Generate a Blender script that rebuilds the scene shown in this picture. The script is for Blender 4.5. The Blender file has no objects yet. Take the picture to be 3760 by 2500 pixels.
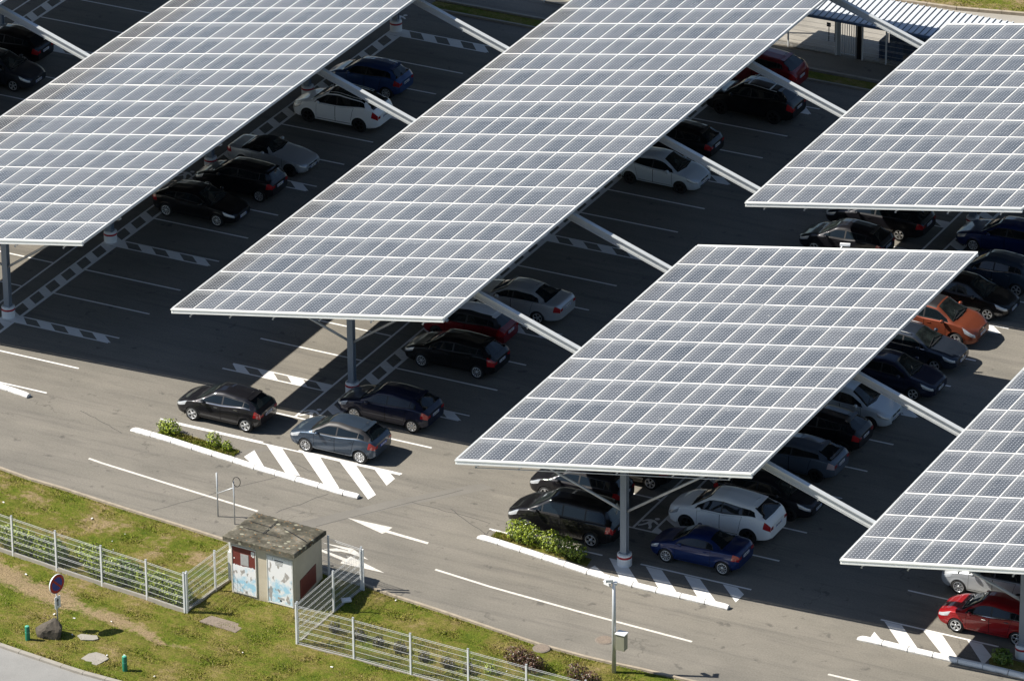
import bpy, bmesh, math, random
import numpy as np
from mathutils import Vector, Matrix
from mathutils.geometry import tessellate_polygon
R = math.radians
random.seed(7); rng = np.random.default_rng(7)
sc = bpy.context.scene
COL = sc.collection

# ---------------------------------------------------------------- camera, sky, sun, exposure
cam = bpy.data.objects.new('camera', bpy.data.cameras.new('camera')); COL.objects.link(cam)
yaw, pitch, roll = -0.4755, -0.4510, -0.0095
cam.location = (123.4941, -111.2183, 102.691)
fw = Vector((math.sin(yaw)*math.cos(pitch), math.cos(yaw)*math.cos(pitch), math.sin(pitch)))
rt = Vector((math.cos(yaw), -math.sin(yaw), 0)); up = rt.cross(fw)
rt2 = math.cos(roll)*rt + math.sin(roll)*up; up2 = -math.sin(roll)*rt + math.cos(roll)*up
cam.rotation_euler = Matrix((rt2, up2, -fw)).transposed().to_euler()
cam.data.sensor_width = 36.0; cam.data.lens = 20504.3/3760*36.0
cam.data.clip_start = 1.0; cam.data.clip_end = 3000.0
sc.camera = cam

SUN = Vector((-0.915, -0.365, 1.0)).normalized()
w = bpy.data.worlds.new('World'); sc.world = w; w.use_nodes = True
nt = w.node_tree; bg = nt.nodes['Background']
sky = nt.nodes.new('ShaderNodeTexSky'); sky.sky_type = 'NISHITA'; sky.sun_disc = False
sky.sun_elevation = math.asin(SUN.z); sky.sun_rotation = math.atan2(SUN.x, SUN.y)
sky.air_density = 1.0; sky.dust_density = 0.7; sky.ozone_density = 2.6
nt.links.new(sky.outputs[0], bg.inputs[0]); bg.inputs[1].default_value = 0.062
sd = bpy.data.lights.new('sun', 'SUN'); sun = bpy.data.objects.new('sun', sd); COL.objects.link(sun)
sd.energy = 5.0; sd.angle = R(0.5); sd.color = (1.0, 0.945, 0.86)
sun.rotation_euler = SUN.to_track_quat('Z', 'Y').to_euler(); sun.location = (0, 0, 60)
sc.view_settings.view_transform = 'Standard'; sc.view_settings.look = 'None'
sc.view_settings.gamma = 1.0; sc.view_settings.exposure = 0.72
sc.view_settings.use_curve_mapping = False

# ---------------------------------------------------------------- materials
class N:
    def __init__(s, name):
        s.m = bpy.data.materials.new(name); s.m.use_nodes = True; s.t = s.m.node_tree
        s.p = s.t.nodes['Principled BSDF']
    def new(s, kind, **k):
        n = s.t.nodes.new('ShaderNode'+kind)
        for a, b in k.items(): setattr(n, a, b)
        return n
    def link(s, a, b): s.t.links.new(a, b)
    def put(s, sock, v):
        if hasattr(v, 'is_linked') or isinstance(v, bpy.types.NodeSocket): s.link(v, sock)
        else: sock.default_value = v
    def coord(s, kind='Object'): return s.new('TexCoord').outputs[kind]
    def geo(s, o='Position'): return s.new('NewGeometry').outputs[o]
    def noise(s, vec, scale, detail=4, rough=.55, out=0):
        n = s.new('TexNoise'); s.link(vec, n.inputs['Vector']); n.inputs['Scale'].default_value = scale
        n.inputs['Detail'].default_value = detail; n.inputs['Roughness'].default_value = rough
        return n.outputs[out]
    def vmul(s, vec, v):
        n = s.new('VectorMath', operation='MULTIPLY'); s.link(vec, n.inputs[0]); n.inputs[1].default_value = v; return n.outputs[0]
    def ramp(s, f, stops, interp='LINEAR'):
        n = s.new('ValToRGB'); s.link(f, n.inputs[0]); e = n.color_ramp.elements; n.color_ramp.interpolation = interp
        while len(e) < len(stops): e.new(.5)
        for i, (q, c) in enumerate(stops):
            e[i].position = q; e[i].color = (c, c, c, 1) if not hasattr(c, '__len__') else (*c, 1)
        return n.outputs[0]
    def mix(s, f, a, b, mode='MIX'):
        n = s.new('Mix', data_type='RGBA', blend_type=mode)
        s.put(n.inputs[0], f)
        for sock, v in ((n.inputs[6], a), (n.inputs[7], b)):
            if hasattr(v, '__len__') and not isinstance(v, bpy.types.NodeSocket): sock.default_value = (*v, 1) if len(v) == 3 else v
            else: s.link(v, sock)
        return n.outputs[2]
    def math(s, op, a, b=None, c=None):
        n = s.new('Math', operation=op); s.put(n.inputs[0], a)
        if b is not None: s.put(n.inputs[1], b)
        if c is not None: s.put(n.inputs[2], c)
        return n.outputs[0]
    def sep(s, v):
        n = s.new('SeparateXYZ'); s.link(v, n.inputs[0]); return n.outputs
    def bump(s, h, strength=.3, dist=.02):
        n = s.new('Bump'); n.inputs['Strength'].default_value = strength; n.inputs['Distance'].default_value = dist
        s.link(h, n.inputs['Height']); s.link(n.outputs[0], s.p.inputs['Normal'])
    def out(s, col=None, rough=None, metal=None, spec=None, coat=None, coat_rough=None):
        P = s.p.inputs
        if col is not None:
            if isinstance(col, bpy.types.NodeSocket): s.link(col, P['Base Color'])
            else: P['Base Color'].default_value = (*col, 1)
        if rough is not None: s.put(P['Roughness'], rough)
        if metal is not None: P['Metallic'].default_value = metal
        if spec is not None: P['Specular IOR Level'].default_value = spec
        if coat is not None: P['Coat Weight'].default_value = coat
        if coat_rough is not None: P['Coat Roughness'].default_value = coat_rough
        return s.m

def plain(name, col, rough=.5, metal=0.0, spec=.5, var=.12, scale=6.0, coat=None, bump=0):
    n = N(name); f = n.noise(n.coord(), scale, 5)
    c = n.mix(n.ramp(f, [(.3, 1-var), (.7, 1+var)]), (0, 0, 0), (1, 1, 1))
    c = n.mix(1.0, col, n.ramp(f, [(.25, 1-var), (.75, 1.0)]), 'MULTIPLY')
    if bump: n.bump(n.noise(n.coord(), scale*8, 4), bump, .01)
    return n.out(c, rough, metal, spec, coat, .04 if coat else None)

def mk_asphalt():
    n = N('asphalt'); P = n.geo()
    big = n.noise(n.vmul(P, (1, 1, 0)), .16, 5, .6); mid = n.noise(n.vmul(P, (.5, 1.6, 0)), .55, 5, .62)
    fine = n.noise(P, 14, 4, .7); grit = n.noise(P, 60, 2, .6)
    c = n.ramp(big, [(.3, (.152, .142, .122)), (.5, (.184, .171, .145)), (.72, (.214, .197, .165))])
    c = n.mix(n.ramp(mid, [(.38, .0), (.68, .55)]), c, (.245, .224, .190))
    c = n.mix(n.ramp(n.noise(n.vmul(P, (.35, 1.5, 0)), 1.1, 6, .7), [(.56, 0), (.75, .45)]), c, (.112, .105, .095))
    tr = n.noise(n.vmul(P, (.12, 2.2, 0)), 1.0, 5, .6)
    c = n.mix(n.ramp(tr, [(.52, 0), (.66, .5)]), c, (.120, .112, .100))
    c = n.mix(n.ramp(n.noise(n.vmul(P, (.25, .9, 0)), .8, 6, .68), [(.58, 0), (.74, .4)]), c, (.285, .262, .215))
    spots = n.noise(P, 1.3, 4, .55)
    c = n.mix(n.ramp(spots, [(.64, 0), (.70, .55)]), c, (.075, .070, .064))
    ck = n.new('TexVoronoi', feature='DISTANCE_TO_EDGE'); n.link(n.new('VectorMath', operation='ADD').outputs[0], ck.inputs['Vector']); av = ck.inputs['Vector'].links[0].from_node; n.link(n.vmul(P, (1, 1, 0)), av.inputs[0]); n.link(n.vmul(n.noise(P, .8, 3, .6, 1), (2.2, 2.2, 0)), av.inputs[1]); ck.inputs['Scale'].default_value = .16
    c = n.mix(n.math('MULTIPLY', n.ramp(ck.outputs['Distance'], [(.002, .45), (.005, 0)]), n.ramp(n.noise(P, .35, 2), [(.56, 0), (.62, 1)])), c, (.06, .056, .05))
    c = n.mix(.45, c, n.ramp(fine, [(.25, .45), (.8, 1.45)]), 'MULTIPLY')
    c = n.mix(.35, c, n.ramp(grit, [(.2, .4), (.85, 1.6)]), 'MULTIPLY')
    n.bump(grit, .25, .006)
    return n.out(c, .9, 0, .25)
def mk_paint():
    n = N('road_paint'); P = n.geo()
    wear = n.noise(P, 5.0, 6, .75); streak = n.noise(n.vmul(P, (.6, 3, 0)), 2.0, 4, .6)
    c = n.mix(n.ramp(streak, [(.35, 0), (.75, .5)]), (.78, .77, .74), (.60, .585, .55))
    c = n.mix(n.ramp(wear, [(.60, 0), (.74, .6)]), c, (.33, .315, .29))
    return n.out(c, .7, 0, .3)
def mk_oldpaint():
    n = N('worn_road_paint'); P = n.geo()
    wear = n.noise(P, 7.0, 6, .75)
    c = n.mix(n.ramp(wear, [(.45, 0), (.72, .8)]), (.66, .63, .57), (.34, .32, .285))
    return n.out(c, .75, 0, .3)
def mk_lightroad(name, base, var=.8):
    n = N(name); P = n.geo()
    c = n.mix(n.ramp(n.noise(P, .5, 5, .6), [(.35, 0), (.7, 1)]), base, tuple(v*var for v in base))
    c = n.mix(.4, c, n.ramp(n.noise(P, 25, 4, .7), [(.25, .5), (.8, 1.4)]), 'MULTIPLY')
    n.bump(n.noise(P, 50, 3), .2, .006)
    return n.out(c, .9, 0, .25)
def mk_ground_grass(name='turf', dry=0.0):
    n = N(name); P = n.geo()
    bare = n.new('VertexColor', layer_name='bare').outputs[0]
    a = n.noise(P, .55, 6, .65); b = n.noise(n.vmul(P, (1, 1.6, 1)), 3.2, 6, .7); d = n.noise(P, 16, 5, .75)
    f = n.math('ADD', n.math('MULTIPLY', a, .6), n.math('MULTIPLY', b, .4))
    c = n.ramp(f, [(.32, (.062, .105, .009)), (.44, (.135, .165, .017)), (.53, (.205, .185, .042)), (.63, (.31, .24, .10))])
    c = n.mix(n.ramp(n.math('ADD', bare, n.math('MULTIPLY', n.math('ADD', n.math('SUBTRACT', b, .5), n.math('MULTIPLY', n.math('SUBTRACT', a, .5), 1.4)), 1.7)), [(.38, 0), (.85, .9)]), c, (.36, .265, .155))
    c = n.mix(.75, c, n.ramp(d, [(.30, .22), (.75, 1.55)]), 'MULTIPLY')
    n.bump(n.math('ADD', d, b), .9, .08)
    return n.out(c, .95, 0, .15)
def mk_blades():
    n = N('grass_blades'); P = n.geo()
    a = n.noise(P, .55, 6, .65); b = n.noise(n.vmul(P, (1, 1.6, 1)), 3.2, 6, .7)
    f = n.math('ADD', n.math('MULTIPLY', a, .6), n.math('MULTIPLY', b, .4))
    c = n.ramp(f, [(.33, (.075, .135, .009)), (.44, (.165, .205, .016)), (.54, (.240, .220, .042)), (.65, (.37, .29, .11))])
    r = n.new('NewGeometry').outputs['Random Per Island']
    c = n.mix(n.ramp(r, [(.0, 0), (.75, .0), (.8, .7)], 'CONSTANT'), c, (.34, .28, .13))
    c = n.mix(.6, c, n.ramp(n.math('FRACT', n.math('MULTIPLY', r, 7.3)), [(0, .55), (1, 1.35)]), 'MULTIPLY')
    return n.out(c, .8, 0, .2)
def mk_leaves(name, dark, light, dry=None):
    n = N(name); r = n.new('NewGeometry').outputs['Random Per Island']
    c = n.ramp(r, [(0, dark), (.55, tuple((a+b)/2 for a, b in zip(dark, light))), (1, light)])
    if dry: c = n.mix(n.ramp(n.math('FRACT', n.math('MULTIPLY', r, 9.7)), [(0, 0), (.8, .8)], 'CONSTANT'), c, dry)
    n.p.inputs['Subsurface Weight'].default_value = 0
    return n.out(c, .42, 0, .5)
def mk_cells():
    n = N('solar_glass'); uv = n.coord('UV'); s = n.sep(uv)
    def axis(o, k):
        f = n.math('FRACT', n.math('MULTIPLY', o, k)); return n.math('ABSOLUTE', n.math('SUBTRACT', f, .5))
    a = axis(s[0], 6.0); b = axis(s[1], 12.0)
    line = n.math('GREATER_THAN', n.math('MAXIMUM', a, b), .474)
    diam = n.math('GREATER_THAN', n.math('ADD', a, b), .85)
    bus = n.math('GREATER_THAN', n.math('ABSOLUTE', n.math('SUBTRACT', a, .17)), .012); bus = n.math('SUBTRACT', 1.0, bus)
    rnd = n.math('FRACT', n.math('ADD', n.new('ObjectInfo').outputs['Random'], n.new('NewGeometry').outputs['Random Per Island']))
    cell = n.mix(n.ramp(rnd, [(0, 0), (1, 1)]), (.050, .056, .064), (.092, .095, .100))
    P = n.geo(); dust = n.noise(n.vmul(P, (1, .5, 1)), 1.3, 6, .6)
    cell = n.mix(n.ramp(dust, [(.35, .04), (.72, .28)]), cell, (.20, .205, .21))
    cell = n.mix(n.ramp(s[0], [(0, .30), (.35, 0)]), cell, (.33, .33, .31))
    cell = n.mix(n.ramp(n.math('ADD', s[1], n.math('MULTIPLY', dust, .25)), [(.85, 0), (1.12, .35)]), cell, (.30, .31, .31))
    drop = n.noise(P, 7.0, 2, .4); cell = n.mix(n.ramp(drop, [(.735, 0), (.76, .55)]), cell, (.50, .50, .47))
    c = n.mix(n.math('MULTIPLY', bus, .2), cell, (.35, .37, .40))
    c = n.mix(n.math('MULTIPLY', line, .34), c, (.42, .44, .48))
    c = n.mix(n.math('MULTIPLY', diam, .75), c, (.80, .82, .86))
    return n.out(c, .12, 0, .5)
def mk_paintcar(name, col, metal=0.0, rough=.35):
    n = N('car_paint_'+name); f = n.noise(n.coord(), 3.0, 5, .6)
    c = n.mix(n.ramp(f, [(.5, 0), (.95, .03)]), col, (.30, .28, .25))
    z = n.sep(n.coord())[2]
    c = n.mix(n.math('MULTIPLY', n.ramp(z, [(.15, 1), (.42, 0)]), n.ramp(f, [(.3, .01), (.7, .08)])), c, (.16, .15, .13))
    return n.out(c, rough, metal, .15, .8, .03)
def mk_shedwall():
    n = N('render_wall'); P = n.coord(); f = n.noise(P, 1.7, 6, .65); st = n.noise(n.vmul(P, (5, 5, .5)), 1.5, 5, .6)
    z = n.sep(P)[2]
    c = n.mix(n.ramp(f, [(.35, 0), (.7, .6)]), (.56, .50, .39), (.44, .39, .30))
    c = n.mix(n.ramp(st, [(.55, 0), (.8, .4)]), c, (.30, .27, .21))
    c = n.mix(n.ramp(n.math('ADD', z, n.math('MULTIPLY', f, .4)), [(.22, .55), (.5, 0)]), c, (.33, .27, .18))
    n.bump(n.noise(P, 60, 3), .3, .005)
    return n.out(c, .9, 0, .2)
def mk_roofslab():
    n = N('lichen_concrete'); P = n.coord(); f = n.noise(P, 1.5, 7, .66); g = n.noise(P, 9, 5, .7)
    c = n.ramp(f, [(.32, (.045, .042, .032)), (.48, (.095, .088, .066)), (.62, (.17, .155, .12)), (.75, (.30, .28, .235))])
    c = n.mix(.4, c, n.ramp(g, [(.3, .35), (.72, 1.6)]), 'MULTIPLY')
    v = n.new('TexVoronoi'); n.link(P, v.inputs['Vector']); v.inputs['Scale'].default_value = 3.1; v.inputs['Randomness'].default_value = 1
    dd = n.math('ADD', v.outputs['Distance'], n.math('MULTIPLY', n.math('SUBTRACT', g, .5), .12))
    pick = n.ramp(n.sep(v.outputs['Color'])[0], [(0, 0), (.52, 1)], 'CONSTANT')
    c = n.mix(n.math('MULTIPLY', n.ramp(dd, [(.23, .8), (.29, 0)]), pick), c, (.36, .35, .26))
    v2 = n.new('TexVoronoi'); n.link(P, v2.inputs['Vector']); v2.inputs['Scale'].default_value = 8.0
    c = n.mix(n.math('MULTIPLY', n.ramp(v2.outputs['Distance'], [(.2, .7), (.3, 0)]), n.ramp(n.sep(v2.outputs['Color'])[1], [(0, 0), (.75, 1)], 'CONSTANT')), c, (.36, .18, .06))
    n.bump(n.math('ADD', f, g), .6, .03)
    return n.out(c, .95, 0, .15)
def mk_poster():
    n = N('torn_poster_paper'); P = n.coord(); f = n.noise(P, 2.6, 6, .7); g = n.noise(P, 5.0, 5, .6); h = n.noise(n.vmul(P, (1.5, 1, .8)), 3.1, 3, .5)
    z = n.sep(P)[2]
    c = n.mix(n.ramp(n.math('ADD', f, n.math('MULTIPLY', n.math('ABSOLUTE', n.math('SUBTRACT', z, .62)), .22)), [(.45, .95), (.62, 0)]), (.80, .80, .80), (.34, .60, .76))
    c = n.mix(n.ramp(g, [(.62, 0), (.66, .85)]), c, (.78, .78, .77))
    c = n.mix(n.ramp(h, [(.60, 0), (.64, .8)]), c, (.27, .24, .21))
    return n.out(c, .75, 0, .2)

M = {}
def mats():
    M['asphalt'] = mk_asphalt(); M['paint'] = mk_paint(); M['oldpaint'] = mk_oldpaint()
    M['road'] = mk_lightroad('street_asphalt', (.285, .28, .265)); M['path'] = mk_lightroad('pale_path', (.36, .335, .29))
    M['seam'] = plain('asphalt_seam', (.085, .08, .074), .95)
    M['patch'] = mk_lightroad('asphalt_patch', (.205, .192, .168))
    M['kerbstone'] = plain('kerb_stone', (.40, .34, .255), .9, var=.35, scale=4, bump=.4)
    M['turf'] = mk_ground_grass(); M['blades'] = mk_blades()
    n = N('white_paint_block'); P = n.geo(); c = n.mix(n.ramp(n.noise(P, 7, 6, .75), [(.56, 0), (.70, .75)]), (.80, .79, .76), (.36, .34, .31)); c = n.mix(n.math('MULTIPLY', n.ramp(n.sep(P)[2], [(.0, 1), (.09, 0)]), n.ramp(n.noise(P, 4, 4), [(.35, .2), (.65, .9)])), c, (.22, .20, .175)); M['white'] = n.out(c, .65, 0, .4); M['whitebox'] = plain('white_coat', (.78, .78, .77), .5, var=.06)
    M['frame'] = plain('aluminium_frame', (.80, .79, .76), .45, 0.0, .5, .05)
    M['cells'] = mk_cells(); M['back'] = plain('panel_back', (.03, .03, .034), .6)
    M['steel'] = plain('galvanised_steel', (.50, .52, .53), .5, .25, .5, .15, 3)
    M['beam'] = plain('beam_paint', (.56, .58, .58), .5, .0, .5, .10, 3)
    M['fascia'] = plain('fascia_paint', (.74, .76, .74), .42, .0, .5, .06, 2)
    M['pillar'] = plain('pillar_paint', (.24, .28, .33), .45, .2, .5, .12, 2)
    M['purlin'] = plain('purlin_steel', (.36, .37, .38), .5, .3, .5, .15, 3)
    M['red'] = plain('red_band', (.45, .02, .025), .5); M['conc'] = plain('concrete', (.34, .315, .27), .9, var=.25, scale=3, bump=.3)
    M['galv'] = plain('galvanised_post', (.55, .57, .58), .45, .4, .5, .12, 4)
    M['fence'] = plain('white_fence_coat', (.78, .79, .79), .45, 0, .5, .06)
    M['wire'] = plain('fence_wire', (.34, .36, .36), .5)
    M['shedwall'] = mk_shedwall(); M['roofslab'] = mk_roofslab(); M['poster'] = mk_poster()
    M['redbrown'] = plain('red_brown_door', (.17, .035, .025), .6, var=.2); M['greyplate'] = plain('grey_patch', (.42, .42, .41), .6, var=.2)
    M['doorframe'] = plain('door_frame', (.66, .66, .62), .5); M['dark'] = plain('dark_trim', (.015, .015, .017), .5)
    M['ink'] = plain('ink', (.05, .05, .06), .6)
    M['rubber'] = plain('tyre_rubber', (.018, .018, .018), .85, var=.3); M['well'] = plain('arch_liner', (.006, .006, .006), .95, spec=.1)
    M['alloy'] = plain('alloy_silver', (.62, .63, .64), .3, .75, .5, .05); M['alloydk'] = plain('alloy_dark', (.03, .03, .033), .35, .6, .5, .05)
    M['chrome'] = plain('chrome', (.75, .76, .77), .12, .95, .5, .02)
    n = N('car_glass'); M['glass'] = n.out((.006, .010, .013), .03, 0, .55)
    n = N('screen_glass'); f = n.noise(n.coord(), 2.2, 3); M['screen'] = n.out(n.ramp(f, [(.4, (.010, .013, .013)), (.65, (.028, .036, .034))]), .03, 0, .6)
    M['headlamp'] = plain('headlamp_lens', (.60, .63, .66), .08, .3, .8, .25, 12, coat=1.0)
    M['tail'] = plain('tail_lamp_red', (.42, .010, .014), .12, 0, .7, .2, 9, coat=1.0)
    M['tailw'] = plain('tail_lamp_clear', (.55, .42, .42), .12, 0, .7, .1, coat=1.0)
    M['plate'] = plain('number_plate_white', (.74, .75, .76), .4, var=.03); M['plateb'] = plain('number_plate_blue', (.02, .07, .42), .4)
    M['cloth'] = plain('black_soft_top', (.012, .012, .013), .9, spec=.2)
    M['roofsheet'] = plain('white_roof_sheet', (.56, .59, .62), .4, 0, .5, .06, 1.5); M['edgeshade'] = plain('painted_edge_shade', (.10, .16, .27), .45, .2, .5, .12, 2)
    M['bluewall'] = plain('blue_wall', (.055, .095, .18), .5, .1, .5, .15, 2)
    M['rock'] = plain('rock', (.115, .098, .076), .95, var=.6, scale=5, bump=.9)
    M['green'] = plain('green_post', (.015, .20, .115), .5, var=.25, scale=9); M['greentop'] = plain('green_post_top', (.10, .42, .30), .5)
    M['signblue'] = plain('sign_blue', (.012, .035, .26), .4); M['signred'] = plain('sign_red', (.36, .012, .022), .4); M['signwhite'] = plain('sign_white', (.76, .77, .77), .4)
    M['iron'] = plain('cast_iron', (.23, .195, .16), .85, var=.4, scale=14, bump=.5); M['grate'] = plain('rusty_grate', (.28, .225, .175), .85, var=.5, scale=22, bump=.6)
    M['cream'] = plain('cabinet_paint', (.30, .295, .22), .5, var=.1)
    M['laurel'] = mk_leaves('laurel_leaves', (.020, .055, .006), (.38, .46, .035)); M['hedge'] = mk_leaves('hedge_leaves', (.020, .055, .008), (.20, .28, .035))
    M['brownleaf'] = mk_leaves('brown_leaves', (.030, .014, .010), (.13, .06, .035), (.10, .09, .03)); M['twig'] = mk_leaves('dark_twigs', (.02, .018, .012), (.07, .06, .035))
    M['bark'] = plain('bark', (.08, .06, .04), .9)
mats()

# ---------------------------------------------------------------- mesh builder
class MB:
    def __init__(s): s.v = []; s.f = []; s.m = []; s.uv = {}; s.mats = []; s.smooth = []
    def mi(s, mat):
        if mat not in s.mats: s.mats.append(mat)
        return s.mats.index(mat)
    def face(s, idx, mat, smooth=False, uv=None):
        if uv: s.uv[len(s.f)] = uv
        s.f.append(tuple(idx)); s.m.append(s.mi(mat)); s.smooth.append(smooth)
    def add(s, pts): k = len(s.v); s.v.extend([tuple(p) for p in pts]); return k
    def quad(s, pts, mat, uv=None, smooth=False): k = s.add(pts); s.face(range(k, k+len(pts)), mat, smooth, uv)
    def box(s, c, d, mat, rz=0.0, ax=None):
        if ax is None:
            ca, sa = math.cos(rz), math.sin(rz); ax = (Vector((ca, sa, 0)), Vector((-sa, ca, 0)), Vector((0, 0, 1)))
        c = Vector(c); P = []
        for k in (-1, 1):
            for j in (-1, 1):
                for i in (-1, 1): P.append(c + ax[0]*(i*d[0]/2) + ax[1]*(j*d[1]/2) + ax[2]*(k*d[2]/2))
        b = s.add(P)
        for q in ((0, 2, 3, 1), (4, 5, 7, 6), (0, 1, 5, 4), (2, 6, 7, 3), (0, 4, 6, 2), (1, 3, 7, 5)): s.face([b+i for i in q], mat)
    def bar(s, a, b, wd, ht, mat, upv=(0, 0, 1)):
        a = Vector(a); b = Vector(b); x = (b-a); L = x.length; x.normalize(); y = Vector(upv).cross(x)
        if y.length < 1e-4: y = Vector((0, 1, 0)).cross(x)
        y.normalize(); z = x.cross(y); s.box((a+b)/2, (L, wd, ht), mat, ax=(x, y, z))
    def ibeam(s, a, b, wd, ht, mat, tf=.03, tw=.025, upv=(0, 0, 1)):
        a = Vector(a); b = Vector(b); x = (b-a).normalized(); y = Vector(upv).cross(x).normalized(); z = x.cross(y)
        for sg in (-1, 1): s.box((a+b)/2 + z*sg*(ht/2-tf/2), ((b-a).length, wd, tf), mat, ax=(x, y, z))
        s.box((a+b)/2, ((b-a).length, tw, ht-2*tf), mat, ax=(x, y, z))
    def tube(s, path, r, mat, n=8, cap=True, smooth=True):
        path = [Vector(p) for p in path]; rings = []
        for i, p in enumerate(path):
            t = (path[min(i+1, len(path)-1)] - path[max(i-1, 0)]).normalized()
            a = t.orthogonal().normalized() if i == 0 else (a - t*a.dot(t)).normalized()
            b = t.cross(a); rr = r[i] if hasattr(r, '__len__') else r
            rings.append(s.add([p + (a*math.cos(2*math.pi*k/n) + b*math.sin(2*math.pi*k/n))*rr for k in range(n)]))
        for q, w_ in zip(rings, rings[1:]):
            for k in range(n): s.face((q+k, q+(k+1) % n, w_+(k+1) % n, w_+k), mat, smooth)
        if cap: s.face([rings[0]+k for k in range(n)][::-1], mat); s.face([rings[-1]+k for k in range(n)], mat)
    def lathe(s, prof, mat, n=24, axis='z', c=(0, 0, 0), cap=True, smooth=True):
        rings = []
        for r, h in prof:
            P = []
            for k in range(n):
                a = 2*math.pi*k/n; x, y = r*math.cos(a), r*math.sin(a)
                P.append((c[0]+x, c[1]+y, c[2]+h) if axis == 'z' else (c[0]+x, c[1]+h, c[2]+y))
            rings.append(s.add(P))
        for q, w_ in zip(rings, rings[1:]):
            for k in range(n): s.face((q+k, q+(k+1) % n, w_+(k+1) % n, w_+k), mat, smooth)
        if cap: s.face([rings[0]+k for k in range(n)][::-1], mat); s.face([rings[-1]+k for k in range(n)], mat)
    def poly(s, pts, z, mat):
        P = [Vector((p[0], p[1], z)) for p in pts]; b = s.add(P)
        for t in tessellate_polygon([P]):
            a, c, d = (P[i] for i in t)
            t = t if (c-a).cross(d-a).z > 0 else t[::-1]
            s.face([b+i for i in t], mat)
    def prism(s, pts, z0, z1, mat, top=None):
        A = sum(pts[i-1][0]*pts[i][1]-pts[i][0]*pts[i-1][1] for i in range(len(pts)))
        if A < 0: pts = pts[::-1]
        n = len(pts); s.poly(pts, z1, top or mat)
        b = s.add([(p[0], p[1], z0) for p in pts]+[(p[0], p[1], z1) for p in pts])
        for i in range(n): j = (i+1) % n; s.face((b+i, b+j, b+n+j, b+n+i), mat)
    def ribbon(s, pts, wd, z, mat, h=0):
        L = []; Rr = []
        for i, p in enumerate(pts):
            a = Vector(pts[max(i-1, 0)]); b = Vector(pts[min(i+1, len(pts)-1)]); t = (b-a).normalized(); nn = Vector((-t.y, t.x))*wd/2
            L.append((p[0]+nn.x, p[1]+nn.y)); Rr.append((p[0]-nn.x, p[1]-nn.y))
        for i in range(len(pts)-1):
            q = [Rr[i], Rr[i+1], L[i+1], L[i]]
            if h: s.prism(q, z, z+h, mat)
            else: s.quad([(x, y, z) for x, y in q], mat)
    def build(s, name, parent=None, bevel=0):
        me = bpy.data.meshes.new(name); me.from_pydata(s.v, [], s.f)
        for m in s.mats: me.materials.append(m)
        me.polygons.foreach_set('material_index', s.m); me.polygons.foreach_set('use_smooth', s.smooth)
        if s.uv:
            u = me.uv_layers.new(name='UVMap')
            for fi, c in s.uv.items():
                for li, q in zip(me.polygons[fi].loop_indices, c): u.data[li].uv = q
        me.update(); o = bpy.data.objects.new(name, me); COL.objects.link(o)
        if parent is not None: o.parent = parent
        if bevel:
            b = o.modifiers.new('bevel', 'BEVEL'); b.width = bevel; b.segments = 2; b.limit_method = 'ANGLE'
        return o
def tag(o, label=None, cat=None, group=None, kind=None):
    if label: o['label'] = label
    if cat: o['category'] = cat
    if group: o['group'] = group
    if kind: o['kind'] = kind
    return o
def thing(name, label, cat, loc=(0, 0, 0), rz=0, group=None):
    o = bpy.data.objects.new(name, None); COL.objects.link(o); o.location = loc; o.rotation_euler = (0, 0, rz)
    o.empty_display_size = .3
    return tag(o, label, cat, group)
def copy_tree(o, parent=None):
    c = o.copy(); COL.objects.link(c)
    if parent is not None: c.parent = parent
    for ch in list(o.children): copy_tree(ch, c)
    return c
def rect(b, x0, x1, y0, y1, z, mat): b.quad([(x0, y0, z), (x1, y0, z), (x1, y1, z), (x0, y1, z)], mat)

# ---------------------------------------------------------------- ground
b = MB(); rect(b, -260, 360, -160, 420, 0, M['asphalt']); tag(b.build('ground'), kind='structure')
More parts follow.
